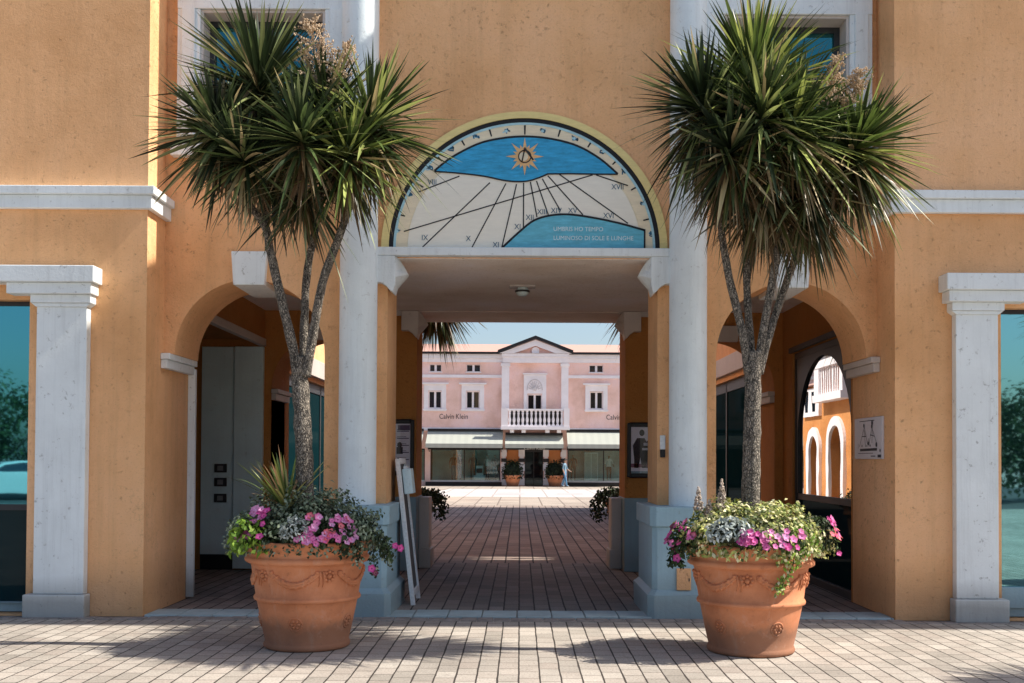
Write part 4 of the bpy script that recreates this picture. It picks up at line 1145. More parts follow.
def L2(px, py, dy=0.0, cx=LX, fy=LY, z0=0.9):
    """photo measurement at the depth of the tree -> offset from the stem foot"""
    d = 11 + fy + dy
    return ((px - 520) * d / 1086 - cx, dy, 1.6 - (py - 460) * d / 1086 - z0)
make_tree((LX + 0.0, LY, 0.9),
    ([L2(306, 520), L2(305, 480), L2(303, 430), L2(300, 385, 0.02), L2(299, 358, 0.02)], 0.130, 0.088),
    [([L2(297, 375), L2(291, 345, -0.02), L2(280, 300, -0.05), L2(268, 250, -0.02), L2(262, 225), L2(235, 190, -0.1), L2(222, 160, -0.15)], 0.075, 0.035),
     ([L2(293, 350, 0.06), L2(283, 310, 0.08), L2(270, 260, 0.1), L2(262, 210, 0.18), L2(258, 150, 0.2), L2(256, 110, 0.2)], 0.055, 0.035),
     ([L2(302, 375, 0.03), L2(303, 330, 0.06), L2(306, 270, 0.1), L2(316, 215, 0.1), L2(322, 160, 0.05), L2(322, 130)], 0.062, 0.036),
     ([L2(305, 378, 0.0), L2(313, 330, -0.05), L2(322, 280, -0.08), L2(338, 235, -0.1), L2(352, 190, -0.12), L2(362, 150, -0.1)], 0.070, 0.038)],
    [(L2(214, 132, -0.15), (-0.55, -0.25, 0.8), 330, 0.66, 0.45, 0.9, 1.95),
     (L2(256, 86, 0.15), (-0.05, -0.1, 1), 330, 0.84, 0.4, 1.0, 1.85),
     (L2(322, 118, 0.0), (0.0, -0.2, 1), 330, 0.70, 0.55, 0.95, 2.0),
     (L2(368, 126, -0.1), (0.3, -0.2, 0.9), 330, 0.74, 0.60, 1.25, 1.95),
     (L2(345, 158, -0.30), (0.3, -0.7, 0.7), 240, 0.60, 0.9, 1.4, 2.0),
     (L2(270, 165, 0.35), (-0.1, 0.9, 0.4), 200, 0.66, 0.6, 0.8, 2.0),
     (L2(240, 160, -0.35), (-0.3, -0.7, 0.7), 180, 0.54, 0.5, 1.0, 1.9),
     (L2(300, 120, 0.75), (0.1, 0.8, 0.6), 260, 0.70, 0.4, 0.8, 2.0),
     (L2(245, 110, 0.65), (-0.3, 0.8, 0.6), 220, 0.66, 0.3, 0.8, 2.0),
     (L2(298, 138, -0.50), (-0.2, -0.35, 0.9), 210, 0.62, 0.5, 1.0, 1.9),
     (L2(300, 185, -0.1), (0, -0.2, 0.9), 120, 0.6, 1.2, 0.7, 2.3)],
    [(L2(316, 92, -0.12), (-0.1, -0.1, 1), 90, 0.58), (L2(330, 92, -0.1), (0.35, -0.1, 1), 60, 0.45)],
    'left cordyline tree with spiky green heads and cream flower panicles', 21, TG)

SKL[0] = 1.0
# ---------------- right pot
RX, RY = 1.955, -1.80
make_pot((RX, RY, 0.001), R(-38), 'large terracotta pot with garlands standing right of the passage', PG)
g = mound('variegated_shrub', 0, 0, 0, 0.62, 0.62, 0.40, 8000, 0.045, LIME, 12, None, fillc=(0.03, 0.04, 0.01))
g.location = (RX, RY, 0.88); tag(g, 'yellow green variegated shrub mound around the trunk in the right pot', 'shrub')
sp3 = front_spots([(-86, 24, 0.92, 1.05, 44)], seed=12)
petunia((RX, RY, 0), 'pink petunias in a band across the front of the right pot', 'petunias in the front pots', sp3, [(0.05, -0.50, 0.96, 0.30, 0.10, 0.09, 520)], 15, ['pink', 'pink', 'magenta', 'lilac'])
sp4 = front_spots([(-22, 16, 0.96, 1.16, 20)], R_=0.58, seed=13)
petunia((RX, RY, 0), 'scattered rose petunias at the right edge of the right pot', 'petunias in the front pots', sp4 + [(0.70, -0.15, 0.84, (0.5, -1, 0.2))], [(0.50, -0.15, 1.02, 0.16, 0.16, 0.14, 420), (0.62, -0.14, 0.92, 0.08, 0.08, 0.10, 90)], 16, ['coral', 'pink', 'magenta'])
sp5 = front_spots([(-160, 18, 0.90, 1.12, 22)], R_=0.56, seed=14)
petunia((RX, RY, 0), 'purple and wine petunias spilling at the left edge of the right pot', 'petunias in the front pots', sp5 + [(-0.68, -0.22, 0.86, (-0.3, -1, 0.1)), (-0.70, -0.24, 0.92, (-0.5, -0.9, 0.1)), (-0.66, -0.26, 0.80, (-0.1, -1, 0.1))], [(-0.58, -0.18, 0.94, 0.14, 0.14, 0.16, 420), (-0.66, -0.2, 0.80, 0.07, 0.07, 0.12, 120)], 17, ['magenta', 'pink', 'wine'])
t = mound('dusty_miller', 0, 0, 0, 0.19, 0.12, 0.13, 620, 0.05, SILVER, 23, None, lo=-0.6, wr=0.4); t.location = (RX - 0.28, RY - 0.52, 1.03); tag(t, 'silver leaved dusty miller at the front left of the right pot', 'plant')
t = empty('trailing_plant', (RX, RY, 0)); tag(t, 'lime green vine trailing down the right side of the right pot', 'plant')
for k, (a, pts) in enumerate(((-52, [(0.46, 1.06), (0.57, 1.0), (0.60, 0.90), (0.56, 0.76), (0.51, 0.62), (0.49, 0.56)]), (-44, [(0.46, 1.06), (0.58, 1.02), (0.61, 0.94), (0.60, 0.84)]), (-62, [(0.46, 1.06), (0.56, 0.98), (0.59, 0.90), (0.56, 0.80)]), (-34, [(0.46, 1.06), (0.60, 1.0), (0.62, 0.92), (0.60, 0.86)]))):
    trail('stem', [polar(R(a - 5 * i), r, z) for i, (r, z) in enumerate(pts)], 150 if k else 200, 0.040, LIME + BRIGHT, 70 + k, t, 0.045)
t = empty('astilbe_plant', (RX - 0.42, RY - 0.1, 1.05)); tag(t, 'plant with small cream flower plumes at the left rear of the right pot', 'plant')
rg = random.Random(31)
for (x, h) in ((-0.03, 0.30), (0.12, 0.36), (0.04, 0.2)):
    mb = MB(); mb.tint = (0.1, 0.12, 0.05); mb.tube([(x, 0, 0), (x * 1.3, 0, h)], 0.005, 4)
    for k in range(170):
        u = rg.random(); r = 0.042 * (1.1 - u); mb.tint = rg.choice([(0.6, 0.5, 0.42), (0.7, 0.62, 0.55), (0.45, 0.36, 0.28)])
        mb.ball((x * 1.3 + rg.uniform(-r, r), rg.uniform(-r, r), h * 0.45 + u * h * 0.65), 0.009, 5, 3)
    mb.build('plume', PETAL, t, fix=False)

def R2(px, py, dy=0.0): return L2(px, py, dy, RX, RY, 0.9)
make_tree((RX, RY, 0.9),
    ([R2(750, 522), R2(751, 480), R2(752, 430), R2(753, 385), R2(753, 350)], 0.130, 0.090),
    [([R2(748, 372), R2(742, 330, -0.04), R2(730, 280, -0.05), R2(722, 235, -0.05), R2(716, 180, -0.1), R2(712, 140, -0.1)], 0.060, 0.035),
     ([R2(752, 360, 0.06), R2(748, 310, 0.1), R2(746, 250, 0.12), R2(746, 190, 0.15), R2(748, 110, 0.15)], 0.058, 0.035),
     ([R2(757, 365, 0.0), R2(765, 320, -0.05), R2(774, 270, -0.08), R2(782, 220, -0.12), R2(790, 160, -0.15)], 0.062, 0.035),
     ([R2(759, 372, 0.05), R2(770, 330, 0.1), R2(785, 285, 0.12), R2(803, 240, 0.1), R2(830, 200, 0.05), R2(848, 180, 0)], 0.060, 0.035)],
    [(R2(752, 84, 0.05), (0.0, -0.2, 1), 420, 0.86, 0.5, 1.45, 1.85),
     (R2(704, 108, -0.1), (-0.5, -0.3, 0.8), 330, 0.70, 0.6, 0.95, 2.0),
     (R2(792, 130, -0.30), (0.1, -0.6, 0.8), 280, 0.68, 1.1, 1.4, 2.0),
     (R2(857, 146, 0.0), (0.6, -0.25, 0.8), 340, 0.70, 0.8, 1.45, 1.95),
     (R2(828, 140, 0.2), (0.3, 0.2, 1), 240, 0.66, 0.4, 1.2, 2.0),
     (R2(730, 152, -0.35), (-0.2, -0.7, 0.6), 240, 0.60, 1.2, 0.8, 2.0),
     (R2(745, 130, 0.45), (0, 0.9, 0.5), 200, 0.7, 0.5, 0.8, 2.0),
     (R2(790, 110, 0.85), (0.1, 0.8, 0.6), 300, 0.74, 0.4, 0.8, 2.0),
     (R2(720, 110, 0.75), (-0.3, 0.8, 0.6), 260, 0.72, 0.4, 0.8, 2.0),
     (R2(762, 112, -0.50), (0.1, -0.35, 0.9), 240, 0.64, 0.4, 1.2, 1.8),
     (R2(765, 180, -0.1), (0, -0.2, 0.8), 140, 0.62, 2.2, 0.7, 2.2),
     (R2(810, 190, -0.1), (0.2, -0.2, 0.8), 120, 0.62, 2.4, 0.8, 2.2)],
    [(R2(826, 106, -0.2), (0.2, -0.2, 1), 70, 0.40), (R2(845, 110, -0.15), (0.35, -0.2, 1), 60, 0.36)],
    'right cordyline tree with dense upright leaves over a shaggy brown skirt', 33, TG)

# third tree, outside the frame on the right: its shadow falls into the lower right corner
TX, TY = 7.75, -3.15
make_pot((TX, TY, 0.001), R(60), 'terracotta pot standing off to the right before the shop window', PG)
g = mound('evergreen_shrub', 0, 0, 0, 0.53, 0.50, 0.33, 1500, 0.05, GREENGREY, 14, None); g.location = (TX, TY, 0.88); tag(g, 'green shrub mound in the pot off to the right', 'shrub')
make_tree((TX, TY, 0.9), ([(0, 0, 0), (0, 0, 0.6), (0.02, 0, 1.3)], 0.12, 0.1),
    [([(0, 0, 1.2), (-0.25, 0, 1.9), (-0.4, 0, 2.7)], 0.06, 0.035), ([(0, 0, 1.2), (0.2, 0, 1.9), (0.35, 0, 2.7)], 0.06, 0.035)],
    [((-0.4, 0, 2.75), (-0.3, 0, 1), 300, 0.75, 0.5, 1, 2.0), ((0.4, 0.1, 2.8), (0.3, 0, 1), 300, 0.75, 0.5, 1, 2.0), ((0, -0.1, 3.1), (0, 0, 1), 250, 0.75, 0.4, 1, 2.0)],
    [], 'cordyline tree in the pot off to the right before the shop', 50, TG)

# two more behind the passage
for s, x, y in ((-1, -1.96, 6.62), (1, 1.95, 6.62)):
    side = 'left' if s < 0 else 'right'
    make_pot((x, y, 0.001), R(20), 'terracotta pot half hidden behind the %s rear pier' % side, PG, detail=False)
    g = mound('evergreen_shrub', 0, 0, 0, 0.60, 0.55, 0.30, 2000, 0.055, DARKG + GREENGREY[:1], 90 + s, None); g.location = (x, y, 0.90); tag(g, 'dark leafy shrub in the pot behind the %s rear pier' % side, 'shrub')
    t = empty('trailing_plant', (x, y, 0)); tag(t, 'dark foliage spilling from the pot behind the %s rear pier' % side, 'plant')
    for k in range(6):
        a = R((-10 if s < 0 else 190) + (k - 2.5) * 24)
        trail('stem', [polar(a, 0.45, 1.05), polar(a, 0.62, 1.12 - 0.03 * k), polar(a, 0.74, 0.95), polar(a, 0.72, 0.62 + 0.05 * (k % 3))], 130, 0.06, DARKG, 200 + k, t, 0.075)
    make_tree((x, y, 0.9), ([(0, 0, 0), (0, 0, 0.6), (0.02, 0, 1.3)], 0.12, 0.1),
        [([(0, 0, 1.2), (-0.1, 0, 2.1), (-0.15, 0, 3.2)], 0.06, 0.035), ([(0, 0, 1.2), (0.2 * s, 0, 1.9), (0.35 * s, 0, 3.0)], 0.06, 0.035)],
        [((0.42 * s, 0, 3.3), (0.3 * s, 0, 1), 330, 0.8, 1.0, 0.8, 2.1), ((0.62 if s < 0 else 0.0, 0.1, 3.42), (0.5 * -s if s < 0 else 0, 0, 1), 380, 0.82 if s < 0 else 0.72, 1.2, 0.8, 2.25), ((0, -0.1, 3.7), (0, 0, 1), 250, 0.75, 0.4, 1, 2.0)],
        [], 'cordyline tree whose hanging leaf tips show behind the %s rear pier' % side, 60 + s, TG)
# ------------------------------------------------------------------ the pink building across the plaza
FD = 66.9; FY = FD - 11.0
def fx(px): return (px - 520) * FD / 1086
def fz(py): return 1.6 - (py - 460) * FD / 1086
PINK = plaster('pink_plaster', (0.92, 0.64, 0.57), 0.2)
PINKS = plaster('salmon_plaster', (0.78, 0.50, 0.42), 0.12)
FW = paint_white('far_white_trim', (0.92, 0.88, 0.90), 0.08)
TILE = flat('far_roof_tile', (0.55, 0.33, 0.27), 0.85)
AWN = None
def awning_mat():
    m, nt, b = new_mat('awning_canvas')
    p = pos(nt); sp = N(nt, 'ShaderNodeSeparateXYZ'); nt.links.new(p, sp.inputs[0])
    w = mth(nt, 'SINE', mth(nt, 'MULTIPLY', sp.outputs[0], 14.0))
    r = ramp(nt, mth(nt, 'ADD', mth(nt, 'MULTIPLY', w, 0.5), 0.5), [(0.3, (0.37, 0.39, 0.35)), (0.7, (0.395, 0.415, 0.37))])
    nt.links.new(r.outputs[0], b.inputs['Base Color']); b.inputs['Roughness'].default_value = 0.9
    return m
AWN = awning_mat()
P = empty('pink_shop_building', (0, FY, 0)); tag(P, 'pink two storey shop building with white pediment and balcony across the plaza', 'building')
def fb(mb, x0, x1, y0, y1, pyt, pyb): mb.box(fx(x0), fx(x1), y0, y1, fz(pyb), fz(pyt))
ztop = fz(354)
mb = MB()
# wall with openings
holes = []
WINS = [(424.5, 445), (461.5, 483), (586, 607.5)]
extra = [(349, 370), (387, 408), (624, 645), (661, 682)]
def rect(x0, x1, t, b): return [(fx(x0), fz(b)), (fx(x1), fz(b)), (fx(x1), fz(t)), (fx(x0), fz(t))]
allw = [(426.5 + 1.5, 441.5), (465.7, 479.5), (589.5, 603)] + [(353, 367), (391, 405), (627, 641), (665, 679)]
for a, b in allw: holes.append(rect(a, b, 391, 409))
att = [(429, 441), (466, 480), (589, 603), (353, 367), (391, 405), (627, 641), (665, 679)]
for a, b in att: holes.append(rect(a, b, 364.5, 372))
shopsL = [(430, 502)]; 
holes.append(rect(430.5, 500.5, 449, 482.0)); holes.append(rect(567.5, 640, 449, 482.0)); holes.append(rect(524.5, 543.5, 449, 485.9)); holes.append(rect(345, 425, 449, 482)); holes.append(rect(644, 700, 449, 482))
holes.append(rect(527, 542, 394, 410))
mb.prism([rect(240, 800, 354, 486.0)] + holes, 0.0, 0.35)
mb.build('wall', PINK, P)
mb = MB(); mb.box(fx(240), fx(800), 3.5, 3.8, 0, ztop); mb.box(fx(240), fx(240) + .3, 0.35, 3.5, 0, ztop); mb.box(fx(800) - .3, fx(800), 0.35, 3.5, 0, ztop); mb.box(fx(240), fx(800), 0.35, 3.5, fz(447), fz(446)); mb.build('rear_wall', DARK, P)
# roof
mb = MB(); z1 = fz(344.5)
i = mb._v([(fx(236), -0.25, ztop + 0.12), (fx(804), -0.25, ztop + 0.12), (fx(804), 3.2, z1 + 0.36), (fx(236), 3.2, z1 + 0.36), (fx(804), 7, ztop), (fx(236), 7, ztop)]); mb._f((i, i + 1, i + 2, i + 3)); mb._f((i + 3, i + 2, i + 4, i + 5)); mb.build('roof', TILE, P)
mb = MB(); mb.box(fx(236), fx(504), -0.42, -0.26, ztop - 0.02, ztop + 0.10); mb.box(fx(564), fx(804), -0.42, -0.26, ztop - 0.02, ztop + 0.10); mb.build('gutter', BLACK, P)
mb = MB()
for a, b in ((240, 503), (566, 800)):
    mb.box(fx(a), fx(b), -0.24, -0.003, fz(358.5), ztop - 0.03); mb.box(fx(a), fx(b), -0.14, -0.003, fz(362.5), fz(358.6))
    mb.box(fx(a), fx(b), -0.10, -0.003, fz(378), fz(375)); mb.box(fx(a), fx(b), -0.14, -0.003, fz(431), fz(428))
mb.build('cornice', FW, P)
# pediment
zc = fz(354); zp = fz(340.5)
mb = MB(); x0, x1, xm = fx(499), fx(571), fx(535)
mb.prism([[(x0, zc + 0.005), (x1, zc + 0.005), (xm, zp)], [(fx(514), fz(353.7)), (fx(555), fz(353.7)), (xm, fz(346.2))]], -0.55, -0.25); mb.build('pediment', FW, P)
mb = MB(); mb.prism([[(fx(512), zc + 0.006), (xm, fz(344.5)), (fx(557), zc + 0.006)]], -0.249, -0.022); mb.build('tympanum', PINKS, P)
mb = MB()
for a, b in (((fx(497.5), zc + 0.02), (xm, zp + 0.05)), ((fx(572.5), zc + 0.02), (xm, zp + 0.05))):
    mb.prism([[a, b, (b[0], b[1] + 0.20), (a[0], a[1] + 0.17)]], -0.70, 0.3)
mb.build('verge', BLACK, P)
mb = MB(); mb.disc((xm, -0.33, fz(351.2) ), 0.21, seg=20); mb.tube([(xm + 0.2 * math.cos(a), -0.33, fz(351.2) + 0.2 * math.sin(a)) for a in [PI * 2 * k / 16 for k in range(17)]], 0.05, 6); mb.build('oculus', FW, P, fix=False)
mb = MB(); mb.box(fx(502.5), fx(567.5), -0.42, -0.005, fz(363), fz(357.2)); mb.box(fx(501.5), fx(568.5), -0.50, -0.005, fz(357.1), zc - 0.01); mb.build('entablature', FW, P)
for a, b in ((501.5, 509), (561, 568)):
    mb = MB(); mb.box(fx(a), fx(b), -0.35, -0.003, fz(410), fz(363.1)); mb.box(fx(a) - 0.06, fx(b) + 0.06, -0.42, -0.003, fz(366.5), fz(363.8)); mb.build('pilaster', FW, P)
# central window
w = empty('balcony_window', (0, 0, 0), parent=P)
mb = MB(); mb.prism([[(fx(523.5), fz(411)), (fx(527), fz(411)), (fx(527), fz(393.6)), (fx(542), fz(393.6)), (fx(542), fz(411)), (fx(546), fz(411)), (fx(546), fz(374.6)), (fx(523.5), fz(374.6))]], -0.10, -0.003)
mb.box(fx(522.5), fx(547), -0.2, -0.003, fz(374.5), fz(373.2)); mb.build('surround', FW, w)
mb = MB(); c = (fx(534.5), fz(390)); 
for k in range(16):
    a0 = PI * k / 16; a1 = PI * (k + 1) / 16
    mb.prism([[(c[0] + 0.44 * math.cos(a0), c[1] + 0.62 * math.sin(a0)), (c[0] + 0.50 * math.cos(a0), c[1] + 0.68 * math.sin(a0)), (c[0] + 0.50 * math.cos(a1), c[1] + 0.68 * math.sin(a1)), (c[0] + 0.44 * math.cos(a1), c[1] + 0.62 * math.sin(a1))]], -0.14, -0.101)
for k in range(-4, 5):
    a = PI / 2 + k * 0.33; mb.tube([(c[0] + 0.2 * math.cos(a), -0.11, c[1] + 0.2 * math.sin(a)), (c[0] + 0.40 * math.cos(a), -0.11, c[1] + 0.55 * math.sin(a))], 0.03, 5)
mb.ball((c[0], -0.11, c[1] + 0.08), 0.14, 8, 5, (1, 0.4, 1))
mb.build('shell_relief', smooth_noise_mat('relief_grey', (0.62, 0.58, 0.58), 0.7), w)  # relief in a duller grey than its white surround
def casement(par, x0, x1, z0, z1, y=0.14, bar=0.07, mid=0.13, cross=None, glass=GLASS_UP):
    f = MB(); xm_ = (x0 + x1) / 2
    f.box(x0, x0 + bar, y - 0.04, y + 0.04, z0, z1); f.box(x1 - bar, x1, y - 0.04, y + 0.04, z0, z1); f.box(xm_ - mid / 2, xm_ + mid / 2, y - 0.04, y + 0.04, z0, z1)
    f.box(x0 + bar, xm_ - mid / 2, y - 0.04, y + 0.04, z1 - bar, z1); f.box(xm_ + mid / 2, x1 - bar, y - 0.04, y + 0.04, z1 - bar, z1)
    f.box(x0 + bar, xm_ - mid / 2, y - 0.04, y + 0.04, z0, z0 + bar); f.box(xm_ + mid / 2, x1 - bar, y - 0.04, y + 0.04, z0, z0 + bar)
    f.build('frame', FW, par)
    g = MB(); g.box(x0 + bar, xm_ - mid / 2, y, y + 0.02, z0 + bar, z1 - bar); g.box(xm_ + mid / 2, x1 - bar, y, y + 0.02, z0 + bar, z1 - bar); g.build('pane', glass, par)
    return f
FGL = glossy_glass('far_window_glass', (0.4, 0.52, 0.6), 0.07, (0.010, 0.013, 0.018))
casement(w, fx(527), fx(542), fz(410.9), fz(394), glass=FGL)
for a, b in allw:
    w = empty('window', (0, 0, 0), parent=P)
    mb = MB(); x0, x1 = fx(a), fx(b)
    mb.prism([[(x0 - 0.27, fz(409.0) - 0.16), (x1 + 0.27, fz(409.0) - 0.16), (x1 + 0.27, fz(385)), (x0 - 0.27, fz(385))], [(x0, fz(409)), (x1, fz(409)), (x1, fz(391)), (x0, fz(391))]], -0.09, -0.003)
    mb.box(x0 - 0.42, x1 + 0.42, -0.26, -0.003, fz(384.6), fz(383.2)); mb.box(x0 - 0.34, x1 + 0.34, -0.18, -0.003, fz(385), fz(384.65)); mb.build('surround', FW, w)
    mb = MB(); mb.box(x0 - 0.32, x1 + 0.32, -0.16, -0.092, fz(410.9), fz(409.4)); mb.build('sill', FW, w)
    casement(w, x0, x1, fz(408.9), fz(391.1), glass=FGL)
for a, b in att:
    w = empty('attic_window', (0, 0, 0), parent=P); x0, x1 = fx(a), fx(b)
    casement(w, x0, x1, fz(371.9), fz(364.6), glass=FGL, mid=0.14, bar=0.035)
    mb = MB(); mb.box(x0 - 0.06, x1 + 0.06, -0.07, -0.003, fz(372.9), fz(372.1)); mb.build('sill', FW, w)
# balcony
bal = empty('balcony', (0, 0, 0), parent=P)
mb = MB(); mb.box(fx(509), fx(562), -0.80, -0.76, fz(426.8), fz(411.4)); mb.build('painted_shade_panel', BLACK, bal)  # black panel added to stand in for deep shade behind the balusters
mb = MB(); mb.box(fx(501), fx(569), -1.25, -0.003, fz(430), fz(427)); 
for a, b in ((501.5, 508.0), (563, 568.5)): mb.box(fx(a), fx(b), -1.2, -0.85, fz(426.9), fz(409))
mb.box(fx(508.1), fx(562.9), -1.15, -0.93, fz(411.3), fz(409.6)); mb.box(fx(508.1), fx(562.9), -1.13, -0.95, fz(426.9), fz(425.8)); mb.build('parapet', FW, bal)
n = 13
for k in range(n):
    x = fx(509.8 + (561.2 - 509.8) * k / (n - 1)); z0 = fz(425.7); h = fz(411.4) - z0
    mb = MB(); mb.lathe([(0.09, 0), (0.09, 0.06), (0.05, 0.10), (0.085, 0.25), (0.092, 0.36), (0.05, 0.52), (0.055, 0.62), (0.08, 0.74), (0.05, h - 0.10), (0.085, h - 0.06), (0.085, h)], x, -1.04, z0, 10); mb.build('baluster', FW, bal, smooth=True)
for a in (510, 521.5, 545, 556.5): mb = MB(); mb.box(fx(a), fx(a) + 0.25, -1.0, -0.003, fz(433), fz(430.2)); mb.build('balcony_bracket', FW, P)
mb = MB(); mb.box(fx(509), fx(562), -0.05, -0.003, fz(433.5), fz(430.3)); mb.build('frieze', PINKS, P)
# awnings, with dark housings
for a, b, t_, bt in ((428, 503, 431, 446.5), (505.5, 562.5, 434.5, 446.5), (566.5, 645, 431, 446.5), (345, 424, 431, 446.5)):
    w = empty('awning', (0, 0, 0), parent=P)
    mb = MB(); x0, x1 = fx(a), fx(b); zt_, zb = fz(t_ + 0.8), fz(bt - 2.0) - 0.02
    i = mb._v([(x0, -0.15, zt_), (x1, -0.15, zt_), (x1, -1.7, zb), (x0, -1.7, zb), (x0, -0.15, zt_ + 0.03), (x1, -0.15, zt_ + 0.03), (x1, -1.7, zb + 0.03), (x0, -1.7, zb + 0.03)])
    for q in ((0, 1, 2, 3), (7, 6, 5, 4), (0, 3, 7, 4), (1, 5, 6, 2), (0, 4, 5, 1)): mb._f([i + k for k in q])
    mb.box(x0, x1, -1.74, -1.701, zb - 0.22, zb + 0.03); mb.build('canopy', AWN, w)
    mb = MB(); mb.box(x0, x1, -0.30, -0.003, zt_ + 0.031, zt_ + 0.16); mb.build('housing', BLACK, w)
    mb = MB()
    for x in (x0 + 0.1, x1 - 0.1): mb.tube([(x, -0.05, fz(452)), (x, -1.66, zb - 0.02)], 0.025, 6)
    mb.build('arm', BLACK, w)
mb = MB(); 
for a, b in ((428, 503), (567, 640)): mb.box(fx(a), fx(b), -0.12, -0.003, fz(449.8), fz(446.4))
mb.box(fx(506), fx(562), -0.12, -0.003, fz(449.8), fz(446.4)); mb.build('shop_fascia', BLACK, P)
# door bay: quoined piers, orange panels
for a, b in ((502.3, 506), (519.5, 524), (544, 548), (561.5, 565.5)):
    mb = MB()
    for k in range(5):
        z0 = 0.05 + k * 0.44; 
        if k % 2 == 0: mb.box(fx(a) - 0.05, fx(b) + 0.05, -0.16, -0.003, z0, z0 + 0.425)
        else: mb.box(fx(a) + 0.02, fx(b) - 0.02, -0.11, -0.003, z0 - 0.012, z0 + 0.437)
    qp = mb.build('quoined_pier', FW, P); mb = MB(); mb.box(fx(a) - 0.06, fx(b) + 0.06, -0.20, -0.003, fz(462), fz(458.5)); mb.build('band', BLACK, qp)
DOP = plaster('deep_orange_plaster', (0.62, 0.24, 0.09), 0.2)
for a, b in ((506.3, 519.2), (548.3, 561.2)): mb = MB(); mb.box(fx(a), fx(b), -0.03, -0.003, 0.2, fz(450)); mb.build('orange_panel', DOP, P)
for a, b in ((426, 502), (567, 650)): mb = MB(); mb.box(fx(a), fx(b), -0.22, -0.003, 0.0, fz(482.1)); mb.build('dark_base', BLACK, P)
# entrance
w = empty('entrance_door', (0, 0, 0), parent=P)
mb = MB(); mb.box(fx(524.5), fx(525.6), 0.1, 0.18, 0.01, fz(449)); mb.box(fx(542.5), fx(543.5), 0.1, 0.18, 0.01, fz(449)); mb.box(fx(533.6), fx(534.4), 0.1, 0.18, 0.01, fz(452)); mb.box(fx(525.6), fx(542.5), 0.1, 0.18, fz(452), fz(449)); mb.build('frame', BLACK, w)
mb = MB(); mb.box(fx(525.6), fx(533.6), 0.13, 0.15, 0.01, fz(452)); mb.box(fx(534.4), fx(542.5), 0.13, 0.15, 0.01, fz(452)); mb.build('pane', glossy_glass('door_pane_far', (0.4, 0.5, 0.5), 0.05, (0.01, 0.01, 0.012)), w)
SIGNW = flat('sign_white', (0.75, 0.75, 0.72)); SIGND = flat('sign_dark', (0.05, 0.04, 0.04))
mb = MB(); text_into(mb, 'Calvin Klein', fx(534.5), -0.12, fz(448.2), 0.30, 0.006, spacing=1.05, xs=0.85); mb.build('lettering', SIGNW, P, fix=False)
for px in (454, 621):
    sg = empty('wall_lettering', (0, 0, 0), parent=P)
    for wd, off in (('Calvin', -0.46), ('Klein', 0.48)): mb = MB(); text_into(mb, wd, fx(px) + off, 0, fz(417), 0.44, 0.02, spacing=1.05, xs=0.80); mb.build('word', SIGND, sg, fix=False)
# shop windows
BACKD = smooth_noise_mat('window_backdrop', (0.30, 0.46, 0.46), 0.7, 0.4, 0.6)
FLOORL = smooth_noise_mat('window_floor', (0.6, 0.61, 0.58), 0.7)
SG = clear_glass('shop_glass_clear', 0.10, (0.72, 0.88, 0.88))
for a, b in ((430.5, 500.5), (567.5, 640), (345, 425)):
    w = empty('shop_window', (0, 0, 0), parent=P); x0, x1 = fx(a), fx(b); xm_ = fx(464.5) if a < 440 and a > 400 else (x0 + x1) / 2
    mb = MB(); mb.box(x0, x1, 1.6, 1.65, fz(482), fz(449)); mb.box(x0, x1, 0.1, 1.6, fz(449.0), fz(448.8)); mb.build('backdrop', BACKD, w)
    mb = MB(); mb.box(x0, x1, 0.06, 1.6, fz(482) + 0.001, fz(480.5)); mb.build('display_floor', FLOORL, w)
    mb = MB(); 
    for x in (x0 + 0.03, xm_, x1 - 0.03): mb.box(x - 0.03, x + 0.03, 0.05, 0.12, fz(480.4), fz(449) - 0.081)
    mb.box(x0, x1, 0.05, 0.12, fz(449) - 0.081, fz(449) - 0.002)
    mb.build('frame', BLACK, w)
    mb = MB(); mb.box(x0 + 0.06, xm_ - 0.03, 0.08, 0.09, fz(480.4), fz(449)); mb.box(xm_ + 0.03, x1 - 0.06, 0.08, 0.09, fz(480.4), fz(449)); mb.build('pane', SG, w)
# display furniture on the right window: pale wardrobe
t = empty('display_cabinet', (fx(592.5), FY + 1.1, fz(480.4))); tag(t, 'pale display cabinet behind the right shop window of the pink building', 'cabinet')
mb = MB(); mb.box(-0.42, 0.42, 0, 0.4, 0, 1.75); mb.build('case', PANEL, t, bevel=0.01)
mb = MB(); mb.box(-0.38, -0.02, -0.02, -0.002, 0.08, 1.68); mb.box(0.02, 0.38, -0.02, -0.002, 0.08, 1.68); mb.build('door', smooth_noise_mat('cabinet_door', (0.42, 0.5, 0.48)), t, bevel=0.006)
t = empty('display_plinth', (fx(479), FY + 0.7, fz(480.4))); tag(t, 'white display block with dark box behind the left shop window', 'display stand')
mb = MB(); mb.box(-0.35, 0.35, 0, 0.5, 0, 0.28); mb.box(-0.2, 0.25, 0.05, 0.45, 0.281, 0.9); mb.build('block', CABLE, t, bevel=0.01)
mb = MB(); mb.box(-0.17, 0.2, -0.02, 0.04, 0.45, 0.72); mb.build('printed_box', DARK, t)

